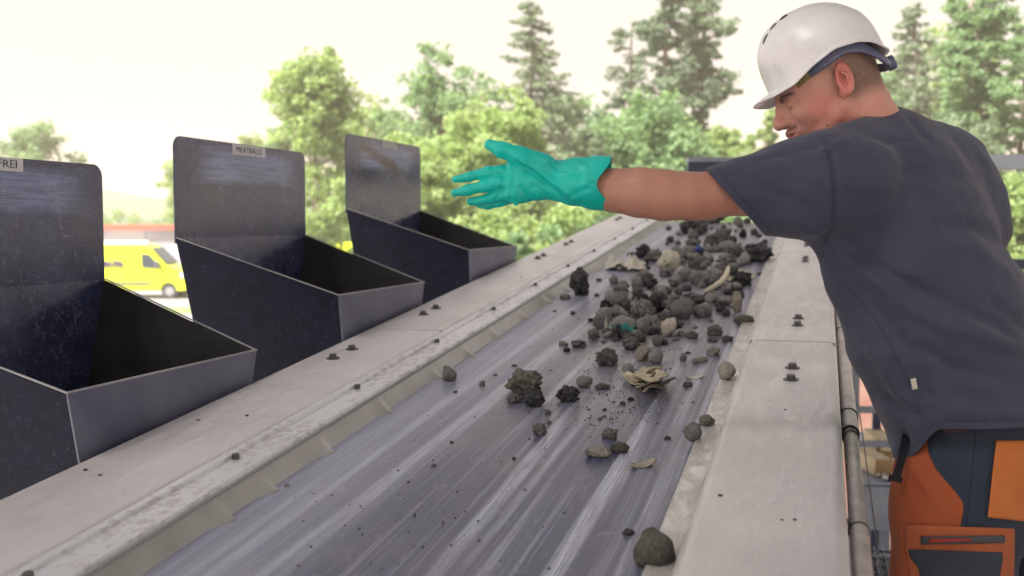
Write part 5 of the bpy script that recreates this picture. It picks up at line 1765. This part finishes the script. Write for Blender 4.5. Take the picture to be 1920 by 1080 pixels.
nav = n.mix(n.ramp(f, (.3, 0), (.7, 1)), (.020, .028, .048), (.034, .044, .068))
org = n.mix(n.ramp(f, (.3, 0), (.7, 1)), (.27, .058, .024), (.36, .095, .038))
org = n.mix(n.ramp(n.noise(22, co, 5, .7), (.5, 0), (.7, .3)), org, (.22, .09, .055))
mk = n.ramp(n.math('ADD', n.math('MULTIPLY', n.attr('orange'), .25), .5), (.49, 0), (.51, 1))
col = n.mix(mk, nav, org)
col = n.mix(n.ramp(n.math('ABSOLUTE', n.attr('orange')), (.5, .6), (1.4, 0)), col, (.05, .025, .02))
col = n.mix(n.ramp(n.math('ABSOLUTE', n.attr('stitch')), (.3, .7), (1.2, 0)), col, (.008, .010, .018))
n.set(color=col, rough=.85, sheen=.05, spec=.2)
n.bump(n.math('ADD', n.noise(24, co, 5, .6), n.math('MULTIPLY', wv, .08)), .3, .008)
trm = n.m
c = np.maximum(to_px(V)[1] - 1668, -99)
Vc, Fk, at_ = clip(V, Fq, c, dict(orange=np.clip(orange, -60, 60), stitch=np.clip(side2 / 1.5, -50, 50)))
trousers = part("trousers", Vc, Fk, trm, at_)
org_m = simple("orange canvas", (.42, .115, .026), (.52, .165, .040), 9, .85, 0, .25)
rust_m = simple("rust orange canvas", (.30, .070, .026), (.40, .11, .040), 9, .85, 0, .25)
navy_m = simple("navy canvas", (.020, .028, .048), (.034, .044, .068), 9, .85, 0, .25)
drape("back_pocket", rows([(1868, 826), (1862, 880), (1852, 970)], 30), rows([(1975, 826), (1985, 890), (1985, 985)], 30), 24, tr, 6, org_m, trousers)
pk = drape("cargo_pocket", rows([(1694, 984), (1697, 1030), (1708, 1100)], 24), rows([(1902, 991), (1902, 1040), (1900, 1100)], 24), 34, tr, 6, rust_m, trousers)
drape("pocket_flap", rows([(1703, 1030), (1706, 1045), (1722, 1064), (1728, 1100)], 16), rows([(1879, 1036), (1880, 1050), (1876, 1070), (1872, 1100)], 16), 26, tr, 9, navy_m, pk)
drape("zip", rows([(1726, 1006), (1727, 1021)], 6), rows([(1884, 1004), (1884, 1018)], 6), 26, tr, 9, MT['ink'], pk)
drape("zip_opening", rows([(1742, 1010), (1742, 1018)], 4), rows([(1822, 1010), (1822, 1014)], 4), 16, tr, 11, simple("red lining", (.30, .03, .02), None, 5, .8), pk)
drape("waist_label", rows([(1765, 806), (1765, 812)], 4), rows([(1812, 804), (1812, 811)], 4), 8, tr, 5, simple("dark label with red edge", (.10, .02, .03), (.04, .03, .05), 60, .7), trousers)
# hanging strap end
a_, b_, c_ = [to_world([q])[0] - np.array(person_loc) for q in (Q(1699, 815, -90), Q(1690, 862, -110), Q(1680, 896, -112))]
st = MB(); st.bar(a_, b_, .014, .004, FWD); st.bar(b_, c_, .014, .004, FWD)
st.bar(c_ - RGT * .012 + UPV * .001, c_ + RGT * .010 - UPV * .004, .010, .008, FWD)
st.build("strap", simple("black webbing", (.005, .005, .008), (.012, .012, .018), 90, .6, spec=.2), person)
# boots
bt = Field(np.arange(480, 1250, 6.0), np.arange(zf - 20, zf + 150, 5.0), np.arange(-300, 400, 6.0))
fdir = np.array([-.86, 0, .5])
yup = np.array([0, 1.0, 0])
for (cx_, w_) in ((1806, -80), (1935, 115)):
    an = Q(cx_, 1640, w_); an[1] = zf + 95
    heel = an.copy(); heel[1] = zf + 34 - w_ * .0625; toe = heel + fdir * 165; mid = heel + fdir * 80
    bt.limb([(an + yup * 40, 50), (an, 52), (heel - fdir * 12, 40)], 10); bt.limb([(an, 48), (mid + yup * 16, 38), (toe, 34)], 14)
    bt.limb([(heel, 40), (mid, 42), (toe, 36)], 10)
V, Fq = bt.nets(); V = relax(V, Fq, 2)
Wp = to_world(V); low = Wp[:, 2] < FLOOR + .001
part("boots", V, Fq, simple("black work boot", (.02, .018, .016), (.04, .035, .03), 30, .6, 0, .2))

# ---- glove
hz = -118


def G(px, py, dw=0): return Q(px, py, hz + dw)


gs = .94
gl = Field(np.arange(-125, 205, 1.6), np.arange(120, 290, 1.6), np.arange(-190, -50, 1.8))
AV = (0, 1, 0)
gl.limb([(G(1175, 344), 54 * gs, 50 * gs), (G(1120, 343), 50 * gs, 47 * gs), (G(1075, 341), 43.5 * gs, 38 * gs), (G(1042, 338), 37 * gs, 27 * gs), (G(1010, 335), 38 * gs, 24 * gs), (G(975, 340), 41 * gs, 20 * gs), (G(950, 345), 36 * gs, 15 * gs)], 7, AV)
gl.limb([(G(1018, 312, -8), 22), (G(975, 293, -14), 17), (G(940, 281, -14), 14), (G(918, 271, -10), 10)], 8)
gl.limb([(G(958, 320, 0), 14), (G(915, 323.5, -3), 10.5), (G(880, 331, -3), 9), (G(853, 336.5, 0), 6.5)], 4)
gl.limb([(G(955, 340, -2), 15), (G(908, 349, -5), 10.5), (G(878, 356, -4), 9.5), (G(853, 361.5, 0), 7)], 4)
gl.limb([(G(955, 360, 2), 14), (G(922, 371, 2), 9.5), (G(898, 376, 3), 8.5), (G(882, 377.5, 4), 6.5)], 4)
gl.limb([(G(962, 368, 12), 13), (G(935, 379, 18), 9), (G(915, 384, 24), 8), (G(900, 385, 30), 6)], 4)
gl.limb([(G(962, 366, -4), 12), (G(967, 383, -4), 4)], 6)
V, Fq = gl.nets(); V = relax(V, Fq, 1)
cl = [([(962, 300), (1000, 325), (1040, 358), (1062, 380)], -4.5, 4.5), ([(975, 300), (1012, 322), (1050, 350), (1080, 378)], 3.0, 5), ([(948, 300), (946, 325), (936, 360), (928, 378)], -2.5, 4), ([(958, 305), (957, 340), (950, 375)], 2.5, 4.5),
      ([(972, 345), (985, 365), (990, 380)], -4, 5), ([(962, 360), (975, 382)], 3.5, 4), ([(1005, 360), (1015, 374)], 3, 5), ([(1028, 302), (1050, 318), (1095, 330)], -3, 4), ([(1000, 292), (1030, 302), (1046, 308)], 2.5, 3),
      ([(1060, 375), (1085, 360), (1110, 350)], -2.5, 6), ([(1050, 385), (1090, 380), (1130, 385)], -2, 6), ([(930, 325), (942, 330), (950, 338)], -2, 3), ([(925, 350), (940, 355), (950, 360)], -2, 3),
      ([(1088, 300), (1098, 330), (1092, 370)], 1.8, 9), ([(940, 335), (938, 350), (930, 368)], 2, 3.5)]
V = folds(V, Fq, cl)
Nn = normals(V, Fq); V = V + Nn * (noise3(V, (.035, .045, .035), 4) * 1.8 + noise3(V, (.1, .1, .1), 8) * .5)[:, None]
px, py = to_px(V)
c = px - (1146 - 27 * np.exp(-((py - 345) / 30) ** 2) * smooth(-108, -158, V[:, 2]) + .02 * (343 - py))
Vc, Fk, at_ = clip(V, Fq, c)
n = N("green nitrile"); co = n.coord()
n.set(color=n.mix(n.ramp(n.noise(14, co, 5), (.35, 0), (.65, 1)), (.0, .40, .345), (.004, .52, .45)), rough=.42, spec=.4, sss=.10)
n.p.inputs['Subsurface Radius'].default_value = (.001, .006, .005)
n.bump(n.noise(40, co, 5, .6), .16, .004)
glove = part("glove", Vc, Fk, n.m, None, thick=.0012)
# right-hand glove, resting behind the torso: mirrored copy of the same glove
g2 = glove.copy(); g2.data = glove.data.copy(); COL.objects.link(g2)
srcW = to_world([G(1050, 340)])[0] - np.array(person_loc); dstW = to_world([Q(1760, 660, 258)])[0] - np.array(person_loc)
dr = to_world([Q(1765, 652, 256)])[0] - to_world([Q(1830, 550, 225)])[0]; dr /= np.linalg.norm(dr)
fr = to_world([G(950, 340)])[0] - to_world([G(1050, 340)])[0]; fr /= np.linalg.norm(fr)
Rm = Vector(fr).rotation_difference(Vector(dr)).to_matrix().to_4x4()
Mi = Matrix.Scale(-1, 4, Vector(UPV))
g2.data.transform(Matrix.Translation(Vector(dstW)) @ Rm @ Mi @ Matrix.Translation(-Vector(srcW))); g2.data.flip_normals()

# ---- hard hat
HH = Q(1545, 110, 0)
V = []; nth = 96; cF = 10


def edgeU(th):
    F_ = math.cos(th)
    return float(np.interp(F_, [-1, -.9, -.72, -.5, -.12, .3, .62, .85, 1], [-36, -32, -16, -7, -2, -12, -25, -24, -15]))


rowsn = 0
for it in range(nth):
    th = 2 * math.pi * it / nth; cf, sf_ = math.cos(th), math.sin(th)
    rF = 107 if cf > 0 else 111; pex = 2.0 + .55 * max(cf, 0)
    col_ = []
    for al in np.linspace(.02, math.pi / 2, 26):
        U_ = 103 * math.cos(al); h = (1 - (U_ / 103) ** pex) ** (1 / pex)
        col_.append((h, U_))
    ue = edgeU(th)
    for q in np.linspace(.12, 1, 8): col_.append((1 + .012 * q, ue * q))
    brim = 34 * math.exp(-(math.degrees(min(th, 2 * math.pi - th)) / 46) ** 2) + 3 + 3 * math.exp(-((math.degrees(abs(th - math.pi))) / 40) ** 2)
    out = []
    for h, U_ in col_:
        F_ = cF + h * rF * cf; L_ = h * 103 * sf_
        # raised centre ridge and the stepped rear band
        rdg = 3.2 * (smooth(26, 20, abs(L_)) * smooth(20, 45, U_)); band = 2.2 * float(smooth(.5, .2, cf)) * smooth(44, 38, U_ + F_ * .16)
        F_ += cf * band; L_ += sf_ * band; U_ += rdg
        out.append((F_, U_, L_))
    Fe, Ue, Le = out[-1]
    for q in (.12, .4, .75, 1.0):
        out.append((Fe + cf * brim * q, Ue - (5 * q + 3 * q * q * max(cf, 0) ** 3), Le + sf_ * brim * q))
    rowsn = len(out)
    for F_, U_, L_ in out: V.append(HH + hf * F_ + hu * U_ + lv * L_)
V.append(HH + hf * cF + hu * (103 + 3.2)); top_i = len(V) - 1
Fc = [(i * rowsn + k, ((i + 1) % nth) * rowsn + k, ((i + 1) % nth) * rowsn + k + 1, i * rowsn + k + 1) for i in range(nth) for k in range(rowsn - 1)]
V = np.array(V)
n = N("scuffed white hard hat shell"); co = n.coord()
f = n.noise(12, co, 6, .7); sc_ = n.noise(1, n.coord(scale=(30, 160, 60), rot=(.4, .2, .9)), 4, .7, 1.5)
col = n.mix(n.ramp(f, (.45, 0), (.75, .5)), (.74, .73, .77), (.56, .54, .53))
col = n.mix(n.ramp(sc_, (.66, 0), (.75, .5)), col, (.36, .34, .33))
n.set(color=col, rough=.30, coat=.15); hat_m = n.m
hat_me_V = to_world(V) - np.array(person_loc)
me = mesh("hard_hat", hat_me_V, Fc + [(top_i, ((i + 1) % nth) * rowsn, i * rowsn) for i in range(nth)], True)
hat = link("hard_hat", me, hat_m, person)
ctr = to_world([HH])[0] - np.array(person_loc)
# outward check
pol = me.polygons[50]
if (Vector(pol.center) - Vector(ctr)).dot(pol.normal) < 0: me.flip_normals()
m_ = hat.modifiers.new("solid", 'SOLIDIFY'); m_.thickness = .0032; m_.offset = -1
m_ = hat.modifiers.new("sub", 'SUBSURF'); m_.levels = 1; m_.render_levels = 1


def hatP(F_, U_, L_): return to_world([HH + hf * F_ + hu * U_ + lv * L_])[0] - np.array(person_loc)


# vent slots left and right of the ridge
for sg in (1, -1):
    for k, Fv in enumerate((84, 62, 38)):
        pts = []
        for dF in (-8, -3, 3, 8):
            F_ = Fv + dF; L_ = 33.0 * sg
            h2 = ((F_ - cF) / 110) ** 2 + (L_ / 103) ** 2; h = math.sqrt(h2); U_ = 103 * (1 - h ** 2.35) ** (1 / 2.35) + .6
            pts.append(hatP(F_, U_, L_))
        vt = MB().tube(pts, [.0012, .0028, .0028, .0012], 8); vt.build("vent", MT['ink'], hat)
# suspension band with ratchet
strapm = simple("slate blue plastic band", (.085, .095, .17), (.12, .13, .22), 30, .4)
pts_th = np.linspace(48, 312, 67); V = []
for tdeg in pts_th:
    th = math.radians(tdeg); a_ = abs(180 - tdeg)                  # 0 at the back
    Uc = float(np.interp(a_, [0, 15, 32, 48, 62, 80, 95, 110, 132], [-62, -62, -54, -34, -17, -8, -13, -19, -24]))
    hh = float(np.interp(a_, [0, 20, 40, 60, 90, 132], [9, 8, 10, 13, 12, 7]))
    rF = 92 if math.cos(th) < 0 else 100
    for q in (-1, -.5, 0, .5, 1): V.append(HH + hf * (-6 + rF * math.cos(th)) + hu * (Uc + q * hh) + lv * 84 * math.sin(th))
Fc = [(i * 5 + k, (i + 1) * 5 + k, (i + 1) * 5 + k + 1, i * 5 + k + 1) for i in range(len(pts_th) - 1) for k in range(4)]
me = mesh("headband", to_world(np.array(V)) - np.array(person_loc), Fc, True)
bd = link("headband", me, strapm, hat); m_ = bd.modifiers.new("solid", 'SOLIDIFY'); m_.thickness = .003; m_.offset = 0
MB().tube([hatP(-96, -62, 0), hatP(-110, -62, 0)], .014, 20).build("ratchet_knob", strapm, hat, .001)
MB().tube([hatP(-84, -50, 34), hatP(-96, -62, 16)], .006, 10).build("clip", simple("clear clip", (.35, .36, .42), None, 9, .25), hat)
olv = simple("olive sweatband", (.20, .16, .055), (.27, .22, .09), 30, .8); V = []
for tdeg in np.linspace(-58, 58, 40):
    th = math.radians(tdeg)
    Uc = float(np.interp(abs(tdeg), [0, 40, 58], [-38, -34, -27]))
    for q in (-1, 0, 1): V.append(HH + hf * (-6 + 104 * math.cos(th)) + hu * (Uc + q * 7 + 4) + lv * 84 * math.sin(th))
Fc = [(i * 3 + k, (i + 1) * 3 + k, (i + 1) * 3 + k + 1, i * 3 + k + 1) for i in range(39) for k in range(2)]
me = mesh("sweatband", to_world(np.array(V)) - np.array(person_loc), Fc, True)
bd = link("sweatband", me, olv, hat); m_ = bd.modifiers.new("solid", 'SOLIDIFY'); m_.thickness = .004; m_.offset = 0
# six crown straps inside the shell
for k in range(6):
    th = math.radians(30 + 60 * k)
    MB().tube([hatP(-6 + 88 * math.cos(th), -14, 80 * math.sin(th)), hatP(-4 + 64 * math.cos(th), 58, 58 * math.sin(th)), hatP(0, 84, 0)], .003, 6).build("crown_strap", strapm, hat)
